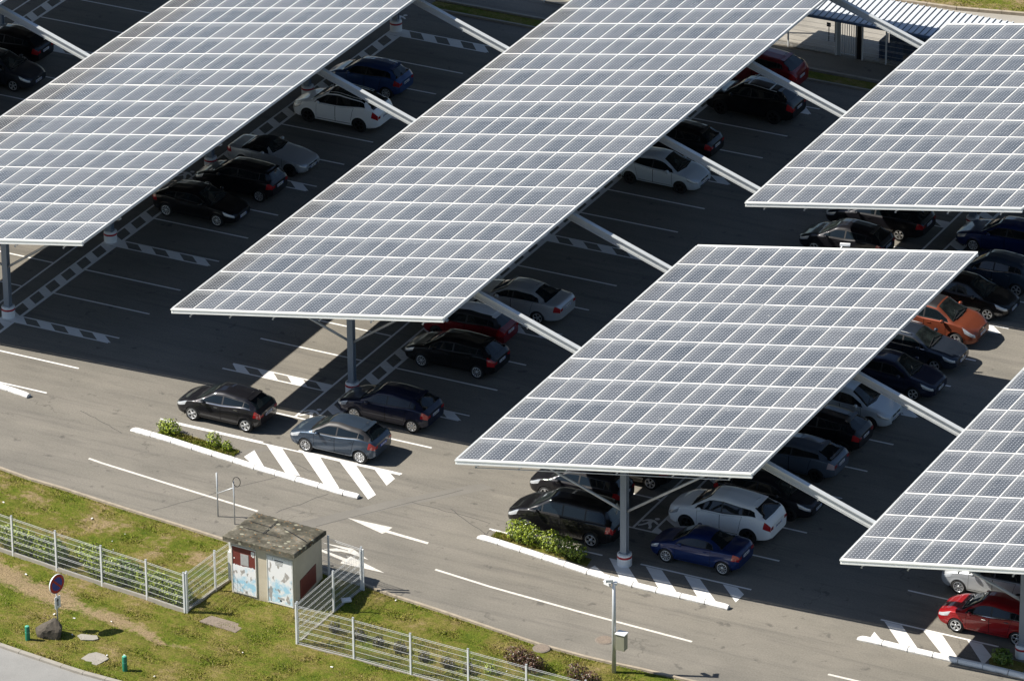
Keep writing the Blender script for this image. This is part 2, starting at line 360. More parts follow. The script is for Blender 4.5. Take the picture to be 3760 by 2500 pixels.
# canopy rows: x of the low edge of each row, pillar lines (y)
ROW = {'Z': -16.68, 'A': 0.0, 'B': 16.68, 'C': 33.39, 'E': 50.085}
YK = {-1: 61.42, 0: 70.0, 1: 78.5, 2: 87.35, 3: 96.4, 4: 105.1}
HATCH = {0: (69.58, 70.26), 1: (78.07, 78.77), 2: (86.86, 87.58), 3: (95.72, 96.40), 4: (104.48, 105.32)}
LINES = [72.82, 75.45, 81.38, 84.07, 90.2, 92.95, 99.1, 101.8]
ZP = 0.004
def stripes(b, x0, y0, y1, segs, mat):
    for t0, t1, b0, b1 in segs:
        b.quad([(x0+b0, y0, ZP), (x0+b1, y0, ZP), (x0+t1, y1, ZP), (x0+t0, y1, ZP)], mat)
WALK = [(.105, .245, .36, .09), (.235, .12, .29, .18)]
def row_marks(key, front, right=True):
    x0 = ROW[key]; b = MB(); P = M['paint']; lw = .05
    for k, (y0, y1) in HATCH.items():
        a, c = y0+.09, y1-.09
        rect(b, x0+6.6, x0+11.4, c, y1, ZP, P); rect(b, x0+6.6, x0+11.2, y0, a, ZP, P)
        stripes(b, x0, a, c, [(6.6, 6.70, 6.6, 7.16), (7.33, 8.04, 7.85, 8.56), (8.72, 9.44, 9.24, 9.96), (10.09, 10.72, 10.63, 11.3)], P)
        rect(b, x0+.25, x0+4.95, c, y1, ZP, P); rect(b, x0+.07, x0+4.95, y0, a, ZP, P)
        stripes(b, x0, a, c, [(.25, .8, .72, 1.36), (1.46, 2.21, 2.02, 2.70), (2.87, 3.62, 3.36, 4.10), (4.23, 4.95, 4.78, 4.95)], P)
        rect(b, x0+5.80, x0+6.6, y0, y1, ZP, P)
    ys = LINES + ([64.4, 66.97] if front == 'far' else [61.71, 64.32, 66.93])
    for y in ys:
        rect(b, x0+6.6, x0+11.35, y-lw, y+lw, ZP, P); rect(b, x0+.1, x0+4.95, y-lw, y+lw, ZP, P)
    ybeg = 66.97 if front == 'far' else 64.32
    rect(b, x0+4.95, x0+5.05, ybeg+.05, 105.3, ZP, P)
    if front == 'far': rect(b, x0+3.9, x0+5.9, 66.92, 67.02, ZP, P) if False else rect(b, x0+4.95, x0+5.78, 66.92, 67.02, ZP, P)
    else: rect(b, x0+4.95, x0+6.6, 64.27, 64.37, ZP, P)
    keys = sorted(HATCH); prev = ybeg+.05
    for k in keys:
        y0, y1 = HATCH[k]
        rect(b, x0+5.80, x0+5.90, prev, y0, ZP, P); rect(b, x0+6.45, x0+6.60, prev, y0, ZP, P)
        n = max(1, round((y0-prev)/1.3)); st = (y0-prev)/n
        for i in range(n+1):
            ya = prev + i*st - .54 + .15; yb = ya + .54
            la, lb = (max(prev, min(y0, q)) for q in (ya+.22, yb+.22)); ra, rb_ = (max(prev, min(y0, q)) for q in (ya-.18, yb-.18))
            if lb-la > .03 or rb_-ra > .03:
                b.quad([(x0+5.90, la, ZP), (x0+6.45, ra, ZP), (x0+6.45, rb_, ZP), (x0+5.90, lb, ZP)], P)
        prev = y1
    tag(b.build('parking_markings'), kind='structure')
for k_, f_ in (('Z', 'far'), ('A', 'far'), ('B', 'far'), ('C', 'near'), ('E', 'near')): row_marks(k_, f_)
def pedestrian(x, y, s=1.0):
    b = MB(); P = M['paint']
    T = lambda pts: [(x+px*s, y+py*s) for px, py in pts]
    b.poly(T([(.50+.105*math.cos(a), .90+.10*math.sin(a)) for a in np.linspace(0, 2*math.pi, 13)[:-1]]), ZP, P)
    b.poly(T([(.28, .78), (.46, .76), (.60, .66), (.74, .52), (.68, .46), (.52, .58), (.44, .60), (.46, .42), (.58, .22), (.62, .02), (.50, .02), (.46, .20), (.32, .38), (.22, .22), (.06, .06), (-.02, .14), (.14, .28), (.24, .46), (.26, .62), (.14, .58), (.06, .46), (-.02, .50), (.08, .66)]), ZP, P)
    tag(b.build('pedestrian_symbol'), kind='structure')
for x, y in ((5.07, 85.6), (21.75, 67.1), (38.45, 64.5), (5.1, 106.0), (38.45, 85.6)): pedestrian(x, y)
# islands: hatched areas in front of the rows
b = MB(); P = M['paint']
for q in ([(21.57, 62.93), (21.66, 63.62), (22.73, 62.52), (22.58, 62.25)], [(21.87, 64.26), (22.59, 64.26), (24.43, 62.45), (23.85, 62.35)],
          [(23.55, 64.26), (24.35, 64.26), (26.36, 62.20), (25.62, 62.25)], [(25.25, 64.26), (26.0, 64.26), (27.95, 62.34), (27.86, 61.85)],
          [(26.86, 64.26), (27.55, 64.26), (27.97, 63.91), (27.96, 63.23)]): b.poly(q, ZP, P)
rect(b, 17.05, 28.0, 64.26, 64.345, ZP, P)
tag(b.build('island_hatching'), kind='structure')
b = MB()
for q in ([(38.44, 60.82), (38.30, 60.35), (39.18, 60.31)], [(38.67, 61.63), (39.35, 61.63), (40.72, 60.15), (39.9, 60.15)], [(40.25, 61.63), (40.95, 61.63), (42.35, 60.15), (41.55, 60.15)],
          [(41.91, 61.63), (42.58, 61.63), (44.02, 60.15), (43.23, 60.15)], [(43.56, 61.63), (44.19, 61.63), (44.65, 61.24), (44.63, 60.52)]): b.poly(q, ZP, P)
tag(b.build('island_hatching'), kind='structure')
b = MB()
for q in ([(50.35, 60.72), (50.40, 60.12), (50.98, 60.12)], [(50.36, 61.64), (51.09, 61.64), (52.46, 60.12), (51.72, 60.12)], [(51.96, 61.64), (52.75, 61.64), (54.1, 60.12), (53.45, 60.12)],
          [(53.79, 61.64), (54.39, 61.64), (55.09, 60.91), (55.06, 60.15)]): b.poly(q, ZP, P)
tag(b.build('island_hatching'), kind='structure')
# lane lines and arrows on the access road
b = MB()
for L in ([(15.99, 60.04), (16.69, 59.92), (20.49, 59.46), (24.4, 59.02)], [(33.01, 57.80), (35.56, 57.49), (39.91, 57.18), (44.46, 56.96)], [(50.12, 56.93), (54, 56.95), (58, 57.1)]):
    b.ribbon(L, .12, ZP, M['oldpaint'])
tag(b.build('lane_line'), kind='structure')
b = MB(); b.poly([(27.88, 60.10), (29.75, 59.52), (29.82, 59.68), (31.76, 59.52), (31.74, 59.68), (29.84, 59.86), (29.86, 60.16)], ZP, M['oldpaint']); tag(b.build('road_arrow'), kind='structure')
b = MB(); b.poly([(31.37, 56.68), (29.53, 57.31), (29.50, 57.05), (28.2, 57.33), (28.2, 57.18), (29.42, 56.87), (29.44, 56.63)], ZP, M['oldpaint'])
b.poly([(27.9, 57.82), (29.2, 57.70), (29.25, 57.64), (28.72, 57.66), (28.30, 57.36), (28.62, 57.34), (29.0, 57.50), (29.45, 57.50), (30.3, 57.35), (29.3, 57.90)], ZP, M['oldpaint']); tag(b.build('road_arrow'), kind='structure')
b = MB(); rect(b, 33.35, 33.85, 61.70, 61.78, .0055, M['paint']); tag(b.build('parking_markings'), kind='structure')
# seams and pale repair strips in the asphalt
b = MB()
def wig(p, q, n=9, a=.05): return [(p[0]+(q[0]-p[0])*i/n+random.uniform(-a, a), p[1]+(q[1]-p[1])*i/n+random.uniform(-a, a)) for i in range(n+1)]
for p, q in (((30.9, 64.3), (27.1, 58.9)), ((23.6, 62.0), (20.6, 57.2)), ((26.2, 61.6), (25.1, 59.2)), ((16.0, 62.6), (13.5, 63.6)), ((25.2, 64.2), (27.2, 63.3)), ((22.6, 63.6), (25.0, 62.9)), ((31.2, 62.6), (33.6, 61.2)), ((33.5, 61.9), (33.4, 60.9)), ((29.5, 62.4), (33.2, 62.2))):
    b.ribbon(wig(p, q), .035, .0028, M['seam'])
tag(b.build('asphalt_seam'), kind='structure')
b = MB(); b.poly([(28.6, 62.0), (31.3, 65.1), (31.9, 64.9), (29.1, 61.6), (26.6, 58.2), (26.0, 58.5)], .0020, M['patch']); b.poly([(22.1, 64.2), (22.6, 64.2), (21.0, 62.7), (20.6, 62.9)], .0022, M['patch']); tag(b.build('asphalt_patch'), kind='structure')

# front verge with its kerb edging, and the street in the lower left corner
EDGE = [(-30, 63.5), (0, 59.2), (8, 58.2), (13.18, 57.70), (14.85, 57.40), (16.61, 57.25), (18.17, 57.04), (20.25, 56.78), (22.96, 56.48), (24.46, 56.29), (27.0, 55.9), (29.5, 55.62), (31.22, 55.44), (32.48, 55.17), (34.71, 54.88), (36.69, 54.58), (39.37, 54.18), (41.45, 54.08), (42.59, 54.10), (43.71, 54.15), (45.71, 54.15), (50, 54.3), (60, 55), (90, 56)]
STREET = [(-30, 49.5), (10, 46.0), (20.93, 45.21), (21.61, 45.12), (23.59, 44.89), (24.65, 44.75), (26.54, 44.70), (32, 44.5), (60, 44.5), (90, 44.5)]
ex, ey = zip(*EDGE); sx, sy = zip(*STREET)
def edge_y(x): return np.interp(x, ex, ey)
def street_y(x): return np.interp(x, sx, sy)
PATHB = [(10, 50.9), (16.5, 50.6), (18.2, 49.9), (20.3, 49.35), (22.3, 48.95), (23.9, 48.75), (25.2, 48.4), (26.4, 48.0)]
bx_, by_ = zip(*PATHB)
def bare_at(x, y):
    d = np.abs(y-np.interp(x, bx_, by_)); wd = np.interp(x, [14, 19, 23, 26, 28], [1.1, .9, .7, .5, .0])
    v = np.clip(1.15-d/np.maximum(wd, 1e-3), 0, 1)*(wd > .02)
    v = np.maximum(v, .65*np.clip(1-np.hypot((x-18.6)/1.8, (y-48.3)/.8), 0, 1)); v = np.maximum(v, .5*np.clip(1-np.abs(y-(51.05-.118*(x-20)))/.35, 0, 1)*(x < 26))
    return v*.85 + .46*np.clip(1-np.abs(edge_y(x)-y-1.6)/2.2, 0, 1)*np.clip((28-x)/3, 0, 1) + .25*np.clip((24-x)/6, 0, 1)*(y < 51)
def turf(name, x0, x1, ylo, yhi, nx, ny, barefn, z=.012):
    xs = np.linspace(x0, x1, nx); V = np.zeros((nx, ny, 3)); 
    for i, x in enumerate(xs): V[i, :, 0] = x; V[i, :, 1] = np.linspace(ylo(x), yhi(x), ny)
    edge = np.minimum(np.arange(ny), ny-1-np.arange(ny))[None, :]
    V[:, :, 2] = z + np.clip(edge/3, 0, 1)*(.03+.035*np.sin(V[:, :, 0]*1.7+V[:, :, 1]*2.3)*np.sin(V[:, :, 1]*3.1-V[:, :, 0]*.8)+.02*rng.random((nx, ny)))
    bare = barefn(V[:, :, 0], V[:, :, 1]).ravel()
    f = [(i*ny+j, (i+1)*ny+j, (i+1)*ny+j+1, i*ny+j+1) for i in range(nx-1) for j in range(ny-1)]
    me = bpy.data.meshes.new(name); me.from_pydata(V.reshape(-1, 3).tolist(), [], f); me.materials.append(M['turf'])
    ca = me.color_attributes.new('bare', 'FLOAT_COLOR', 'POINT'); arr = np.ones((len(bare), 4)); arr[:, 0] = arr[:, 1] = arr[:, 2] = bare
    ca.data.foreach_set('color', arr.ravel().astype(np.float32)); me.polygons.foreach_set('use_smooth', [True]*len(f))
    o = bpy.data.objects.new(name, me); COL.objects.link(o); return tag(o, kind='structure')
turf('grass_verge', 5, 62, lambda x: street_y(x), lambda x: edge_y(x)-.10, 400, 96, bare_at)
zero = lambda x, y: 0*x
turf('grass_verge', 6.1, 30.5, lambda x: 108.2+.0*x, lambda x: 109.15, 120, 10, zero)
turf('grass_verge', 10, 70, lambda x: float(np.interp(x, [20, 26, 29, 32, 40, 60], [119.4, 118.95, 119.2, 119.95, 122.5, 131])), lambda x: 150, 160, 90, lambda x, y: .42+0*x)
b = MB()
for i in range(0, len(EDGE)-1): b.ribbon([EDGE[i], EDGE[i+1]], .12, 0, M['kerbstone'], .07)
for x0 in (6.1,): b.prism([(6.05, 109.15), (30.5, 109.25), (30.5, 109.40), (6.05, 109.3)], 0, .10, M['conc']); b.prism([(6.05, 108.05), (30.5, 108.1), (30.5, 108.2), (6.05, 108.17)], 0, .10, M['conc'])
tag(b.build('kerb_edging'), kind='structure')
b = MB(); b.poly([(x, y-.22) for x, y in STREET]+[(90, 20), (-30, 20)], .006, M['road']); tag(b.build('street'), kind='structure')
b = MB()
xs = np.arange(8, 40, 1.0)
for x in xs:
    p, q = (x, street_y(x)-.11), (x+.985, street_y(x+.985)-.11)
    b.ribbon([p, q], .20, 0, M['conc'], .09)
tag(b.build('street_kerb'), kind='structure')
# far side: pale path behind the shelter, its kerb
far = [(20, 119.0), (26.15, 118.65), (29.1, 118.95), (32.3, 119.7), (40, 122.2), (60, 130.5)]
b = MB(); b.poly([(-30, 111.9), (90, 111.9), (90, 145), (60, 130.5), (40, 122.2), (32.3, 119.7), (29.1, 118.95), (26.15, 118.65), (20, 119.0), (-30, 121)], .005, M['path']); tag(b.build('path'), kind='structure')
b = MB()
for p, q in zip(far, far[1:]):
    n = max(1, int(math.dist(p, q)))
    for i in range(n):
        t0, t1 = i/n, (i+.985)/n
        b.ribbon([(p[0]+(q[0]-p[0])*t0, p[1]+(q[1]-p[1])*t0+.1), (p[0]+(q[0]-p[0])*t1, p[1]+(q[1]-p[1])*t1+.1)], .18, 0, M['kerbstone'], .15)
tag(b.build('path_kerb'), kind='structure')
# planting soil inside the islands
b = MB()
for q in ([(17.4, 63.75), (20.9, 63.35), (21.1, 62.9), (20.6, 62.75), (17.3, 63.2)], [(33.7, 61.60), (38.1, 61.25), (38.2, 60.6), (35.6, 60.95), (33.75, 61.2)], [(54.9, 61.0), (56.6, 61.0), (56.6, 60.15), (55.3, 60.2)]): b.poly(q, .003, M['turfsoil'] if 'turfsoil' in M else M['turf'])
tag(b.build('planting_bed'), kind='structure')

# grass blades (nobody could count them)
def blades(name, label, n, xr, yfun, dens, hmin, hmax):
    X = rng.uniform(*xr, n); lo, hi = yfun(X); Y = lo+(hi-lo)*rng.random(n)
    keep = rng.random(n) > dens(X, Y); X, Y = X[keep], Y[keep]; m = len(X)
    patch = .5+.5*np.sin(X*2.1+np.sin(Y*1.7)*2)*np.sin(Y*2.7+np.sin(X*1.3)*2)
    h = (hmin+(hmax-hmin)*rng.random(m))*(.55+.75*patch); a = rng.uniform(0, 2*np.pi, m); wd = rng.uniform(.010, .026, m); lean = rng.uniform(.3, 1.2, m)*h; la = rng.uniform(0, 2*np.pi, m)
    V = np.zeros((m, 3, 3)); V[:, 0] = np.stack([X-np.cos(a)*wd, Y-np.sin(a)*wd, np.full(m, .02)], -1); V[:, 1] = np.stack([X+np.cos(a)*wd, Y+np.sin(a)*wd, np.full(m, .02)], -1)
    V[:, 2] = np.stack([X+np.cos(la)*lean, Y+np.sin(la)*lean, .03+h], -1)
    me = bpy.data.meshes.new(name); me.vertices.add(3*m); me.loops.add(3*m); me.polygons.add(m)
    me.vertices.foreach_set('co', V.ravel().astype(np.float32)); me.loops.foreach_set('vertex_index', np.arange(3*m, dtype=np.int32))
    me.polygons.foreach_set('loop_start', np.arange(0, 3*m, 3, dtype=np.int32)); me.update(); me.materials.append(M['blades'])
    o = bpy.data.objects.new(name, me); COL.objects.link(o); tag(o, label, 'grass', kind='stuff')
blades('grass', 'patchy green and straw coloured grass of the verge along the street and access road', 170000, (12, 48), lambda x: (street_y(x)+.06, edge_y(x)-.15), lambda x, y: np.clip(bare_at(x, y)*1.25, 0, .97), .025, .085)
blades('grass', 'dry straw coloured grass beyond the pale path in the far corner', 26000, (24, 36), lambda x: (np.interp(x, [20, 26, 29, 32, 40], [119.5, 119.1, 119.35, 120.1, 122.7]), np.full_like(x, 127.0)), lambda x, y: .35+0*x, .03, .11)
blades('grass', 'short green ground cover between the bushes of the near island', 5000, (17.5, 21.2), lambda x: (63.75-.12*(x-17.4)-.55, 63.7-.12*(x-17.4)), lambda x, y: .25+0*x, .03, .09)
blades('grass', 'small green patch of grass at the tip of the hedged island', 1500, (33.75, 34.6), lambda x: (61.1+0*x, 61.6+0*x), lambda x, y: .1+0*x, .03, .08)

# ---------------------------------------------------------------- solar canopies
ZL, ZR, CW, PITCH = 4.358, 6.586, 12.547, 1.98
TILT = math.atan2(ZR-ZL, CW); SL = math.hypot(CW, ZR-ZL); PW = SL/13
UX = Vector((math.cos(TILT), 0, math.sin(TILT))); UZ = Vector((-math.sin(TILT), 0, math.cos(TILT)))
def panel_geo(b, o=Vector((0, 0, 0)), ux=Vector((1, 0, 0)), uz=Vector((0, 0, 1))):
    uy = Vector((0, 1, 0)); wv, lv = PW-.008, PITCH-.006; fs, fe = .019, .038; t = .04
    P = lambda x, y, z: o+ux*x+uy*y+uz*z
    x0, x1, y0, y1 = .004, .004+wv, .003, .003+lv
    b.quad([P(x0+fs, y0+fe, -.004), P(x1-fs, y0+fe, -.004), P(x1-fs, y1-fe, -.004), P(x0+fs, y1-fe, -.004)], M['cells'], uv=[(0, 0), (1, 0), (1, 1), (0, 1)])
    for a, c, d, e in ((x0, x1, y0, y0+fe), (x0, x1, y1-fe, y1), (x0, x0+fs, y0+fe, y1-fe), (x1-fs, x1, y0+fe, y1-fe)):
        b.quad([P(a, d, 0), P(c, d, 0), P(c, e, 0), P(a, e, 0)], M['frame'])
    c = [(x0, y0), (x1, y0), (x1, y1), (x0, y1)]
    for i in range(4):
        p, q = c[i], c[(i+1) % 4]; b.quad([P(*p, -t), P(*q, -t), P(*q, 0), P(*p, 0)], M['frame'])
    b.quad([P(x0, y1, -t), P(x1, y1, -t), P(x1, y0, -t), P(x0, y0, -t)], M['back'])
pb = MB(); panel_geo(pb); PANEL = pb.build('solar_panel'); PANEL_ME = PANEL.data; bpy.data.objects.remove(PANEL)
cm = cam.location; F_ = 20504.3
def pix(p):
    d = Vector(p)-cm; z = d.dot(fw); return 1880+F_*d.dot(rt2)/z, 1250-F_*d.dot(up2)/z
def canopy(key, x0, y0, rows, ks, label, links=True, tie=False, lamps=()):
    root = thing('solar_canopy', label, 'solar canopy', (x0, y0, 0), 0, 'solar canopies over the car park')
    L = rows*PITCH
    pos = lambda s, y, h=0: Vector((0, y, ZL)) + UX*s + UZ*h            # local point on the sloping plane
    cells = []
    for r in range(rows):
        for c in range(13):
            u, v = pix(Vector((x0, y0, 0))+pos((c+.5)*PW, (r+.5)*PITCH))
            vis = -40 < u < 3800 and -40 < v < 2540
            cells.append((not vis, r, c))
    cells.sort(); near, rest = cells[:100], cells[100:]
    for _, r, c in near:
        o = bpy.data.objects.new('solar_panel', PANEL_ME); COL.objects.link(o); o.parent = root
        o.location = pos(c*PW, r*PITCH, random.uniform(-.003, .003)); o.rotation_euler = (R(random.uniform(-.3, .3)), -TILT+R(random.uniform(-.4, .4)), 0)
    if rest:
        b = MB()
        for _, r, c in rest: panel_geo(b, pos(c*PW, r*PITCH), UX, UZ)
        tag(b.build('solar_panels', root), kind='stuff')
    # fascias: gutter profile along the front and back, thin trims on the long sides
    for y, sg in ((-.05, -1), (L+.05, 1)):
        b = MB(); b.bar(pos(-.03, y, -.10), pos(SL+.03, y, -.10), .07, .17, M['fascia']); b.bar(pos(-.03, y+sg*.05, -.015), pos(SL+.03, y+sg*.05, -.015), .055, .05, M['fascia']); b.bar(pos(-.03, y+sg*.045, -.155), pos(SL+.03, y+sg*.045, -.155), .04, .05, M['fascia'])
        b.build('fascia', root)
    for s in (-.035, SL+.035):
        b = MB(); b.bar(pos(s, 0, -.055), pos(s, L, -.055), .05, .13, M['beam']); b.build('side_trim', root)
    for s in (.75, 2.65, 4.7, 6.9, 9.3, 11.7):
        b = MB(); b.bar(pos(s, .12, -.19), pos(s, L-.12, -.19), .07, .24, M['purlin']); b.bar(pos(s+.05, .12, -.30), pos(s+.05, L-.12, -.30), .10, .03, M['purlin'])
        b.box(pos(s, .06, -.35), (.06, .06, .06), M['galv'])
        b.bar(pos(s, .10, -.33), pos(s+.30, .10, -.14), .03, .03, M['galv']); b.build('purlin', root)
    lk = ks if links is True else (links or [])
    for k in ks:
        y = YK[k]-y0
        b = MB(); b.ibeam(pos(.25, y, -.55), pos(SL-.85, y, -.55), .20, .42, M['beam'], tf=.04); b.build('rafter', root)
        if k in lk:
            b = MB(); b.ibeam((CW-.95, y, 5.86), (16.68+.55, y, 3.90), .22, .31, M['beam'], tf=.035, tw=.03)
            b.box((CW+1.7, y-.06, 4.72), (.05, .05, .07), M['galv']); q0, q1 = Vector((CW-.95, y, 5.86)), Vector((16.68+.55, y, 3.90)); b.bar(q0+(q1-q0)*.02+Vector((0, -.125, -.05)), q0+(q1-q0)*.98+Vector((0, -.125, -.05)), .022, .022, M['beam'])
            b.build('link_beam', root)
        b = MB(); x = 6.05; h = ZL+x*math.tan(TILT)-.55
        b.box((x, y-.115, (h+.5)/2), (.26, .03, h-.5), M['pillar']); b.box((x, y+.115, (h+.5)/2), (.26, .03, h-.5), M['pillar']); b.box((x, y, (h+.5)/2), (.14, .20, h-.5), M['pillar'])
        b.box((x, y, .52), (.40, .40, .03), M['galv'])
        pl = b.build('pillar', root)
        b = MB(); b.lathe([(.29, 0), (.29, .33), (.289, .335)], M['whitebox'], 28, cap=False, c=(x, y, 0)); b.lathe([(.289, .42), (.29, .425), (.29, .47), (.275, .50), (.02, .502)], M['whitebox'], 28, cap=False, c=(x, y, 0)); b.build('pedestal', pl)
        b = MB(); b.lathe([(.29, .335), (.294, .337), (.294, .42), (.29, .422)], M['red'], 28, cap=False, c=(x, y, 0)); b.build('red_band', pl)
        for sg, xe in ((-1, 4.35), (1, 4.55)):
            b = MB(); xx = x+sg*xe; zz = ZL+xx*math.tan(TILT)-.78
            b.tube([(x+sg*.12, y, 2.36), (xx, y, zz)], .055, M['galv'], 10); b.build('brace', root)
    if tie:
        b = MB(); b.tube([pos(.75, .05, -.36), pos(11.7, .05, -.36)], .022, M['galv'], 8); b.build('tie_rod', root)
    for s, y in lamps:
        b = MB(); b.tube([pos(s, y, -.05), pos(s+.05, y+.18, .12)], .03, M['whitebox'], 8); b.box(pos(s+.15, y+.22, .12), (.42, .12, .10), M['whitebox'], rz=.3); b.build('flood_lamp', root)
    return root
canopy('Z', -16.68, 65.85, 22, [0, 1, 2, 3, 4], 'solar canopy of which only a corner shows at the top left of the photo', links=[2, 3, 4])
canopy('A', 0.0, 65.82, 22, [0, 1, 2, 3, 4], 'leftmost large solar canopy, its low side running off the left of the photo', links=[2, 3, 4])
canopy('B', 16.68, 65.90, 22, [0, 1, 2, 3, 4], 'longest white framed solar canopy, in the middle, above the parked hatchbacks on the access road')
canopy('C', 33.39, 59.00, 11, [-1, 0, 1], 'solar canopy fully in view with all four corners, over the white off-road car', tie=True, links=[-1, 0], lamps=((6.6, 21.8),))
canopy('D', 33.37, 85.72, 11, [3, 4], 'solar canopy at the upper right whose far edge meets the white ribbed shelter roof', links=False)
canopy('E', 50.085, 58.07, 12, [-1, 0, 1], 'solar canopy cut off by the right edge, over the bright red hatchback', links=False)
# link beam from C row to D row's neighbour lines carries on behind the gap

# ---------------------------------------------------------------- cars
def smooth(xs, zs, x, sig):
    X = np.arange(xs[0]-.6, xs[-1]+.6, .01); Z = np.interp(X, xs, zs)
    k = np.exp(-.5*(np.arange(-int(4*sig/.01), int(4*sig/.01)+1)*.01/sig)**2); k /= k.sum()
    Zs = np.convolve(np.pad(Z, len(k)//2, mode='edge'), k, 'valid')
    return np.interp(x, X, Zs)
class Body:
    """Car shell: stations along the length, each with a half ring of ten control points."""
    def __init__(s, d):
        L, W, H = d['L'], d['W'], d['H']; s.L, s.W, s.H = L, W, H
        c, r, pk, rr, g = d['cowl'], d['roof0'], d['peak'], d['roof1'], d['glass1']
        zc, zg = d.get('zc', .95), d.get('zg', 1.0); nose = d.get('nose', .70); tailz = d.get('tailz', .92)
        s.c, s.r, s.rr, s.g = c, r, rr, g
        # roof/bonnet centreline
        top = [(0, nose-.06), (.05, nose), (.16, nose+.045), (c*.55, (nose+zc)/2+.055), (c, zc), (r, H-.05), (pk, H), (rr, H-d.get('drop', .06)), (g, zg)]
        if d.get('boot'): top += [(L-.16, zg-.005), (L-.03, zg-.06), (L, tailz-.10)]
        else: top += [(L-.05, (zg+tailz)/2), (L, tailz-.08)]
        s.top = top
        s.bot = [(0, .34), (.06, .26), (.35, .20), (L-.5, .21), (L-.12, .28), (L, .38)]
        s.wid = [(0, .70), (.04, .77), (.12, .855), (.28, .925), (.6, .975), (1.2, 1.0), (L-1.2, 1.0), (L-.55, .975), (L-.22, .92), (L-.07, .85), (L, .76)]
        s.belt = [(0, .60), (c*.6, zc-.10), (c+.15, zc-.03), (L*.55, d.get('belt', .93)), (L-.7, d.get('belt1', d.get('belt', .93)+.08)), (L, zg-.06)]
        s.tum = d.get('tum', .36)
        s.cache = {}
    def ring(s, x):
        x = min(max(x, 0), s.L); key = round(x, 4)
        if key in s.cache: return s.cache[key]
        xa = np.array([x]); f = lambda t, sg: float(smooth([p[0] for p in t], [p[1] for p in t], xa, sg)[0])
        zt = f(s.top, .075); zb = f(s.bot, .05); w = f(s.wid, .04)*s.W/2; zk = min(f(s.belt, .12), zt-.05); zk = max(zk, zb+.12)
        gh = max(zt-zk, .04); q = min(1, gh/.30)
        wk = w*.965; wr = max(wk-.035-s.tum*gh-.05*q-.10*max(0, (x-s.rr+.5)), .25*w) if gh > .09 else wk-.06-.25*gh
        P = [(0, zb), (w*.82, zb), (w*.965, zb+.06), (w, zb+.42*(zk-zb)), (w*.992, zb+.78*(zk-zb)), (wk, zk), (wk-.03, zk+.012*q),
             (wr+.02*q, zt-.10*q-.012), (wr-.12*q-.02, zt-.03*q-.004), (0, zt)]
        s.cache[key] = P; return P
    def pt(s, x, t, sg=1, off=0.0):
        def raw(x, t):
            P = s.ring(x); i = min(int(t), 8); a = t-i; return Vector((min(max(x, 0), s.L), P[i][0]*(1-a)+P[i+1][0]*a, P[i][1]*(1-a)+P[i+1][1]*a))
        p = raw(x, t)
        if off:
            e = .03; tx = raw(x+e, t)-raw(x-e, t); tt = raw(x, min(t+.12, 9))-raw(x, max(t-.12, 0)); n = tx.cross(tt)
            if n.length > 1e-9:
                n.normalize()
                if t > 1 and n.y < 0 and n.z < 0: n = -n
                elif n.y*.5+n.z < -.2 and t > 2: n = -n
                if n.y < 0 and t < 6.9: n = -n
                if n.z < 0 and t >= 7: n = -n
                p = p+n*off
        p.y *= sg; return p
    def yside(s, x, z):
        P = s.ring(x)[1:8]; return float(np.interp(z, [p[1] for p in P], [p[0] for p in P]))
SUB = [1, 2, 8, 8, 4, 1, 6, 2, 4]
TS = [0.0]
for i_, n_ in enumerate(SUB): TS += [i_+(k+1)/n_ for k in range(n_)]
def patch(b, B, sides, x00, x10, x01, x11, t0, t1, nx, nt, off, mat, bow=0.0):
    """Quad patch on the shell: bottom edge x00..x10 at t0, top edge x01..x11 at t1."""
    for sg in sides:
        idx = []
        for j in range(nt+1):
            a = j/nt; t = t0+(t1-t0)*a; xa, xb = x00+(x01-x00)*a, x10+(x11-x10)*a
            idx.append(b.add([B.pt(xa+(xb-xa)*i/nx-bow*a*a, t, sg, off) for i in range(nx+1)]))
        for j in range(nt):
            for i in range(nx):
                q = (idx[j]+i, idx[j]+i+1, idx[j+1]+i+1, idx[j+1]+i); b.face(q if sg > 0 else q[::-1], mat, True)
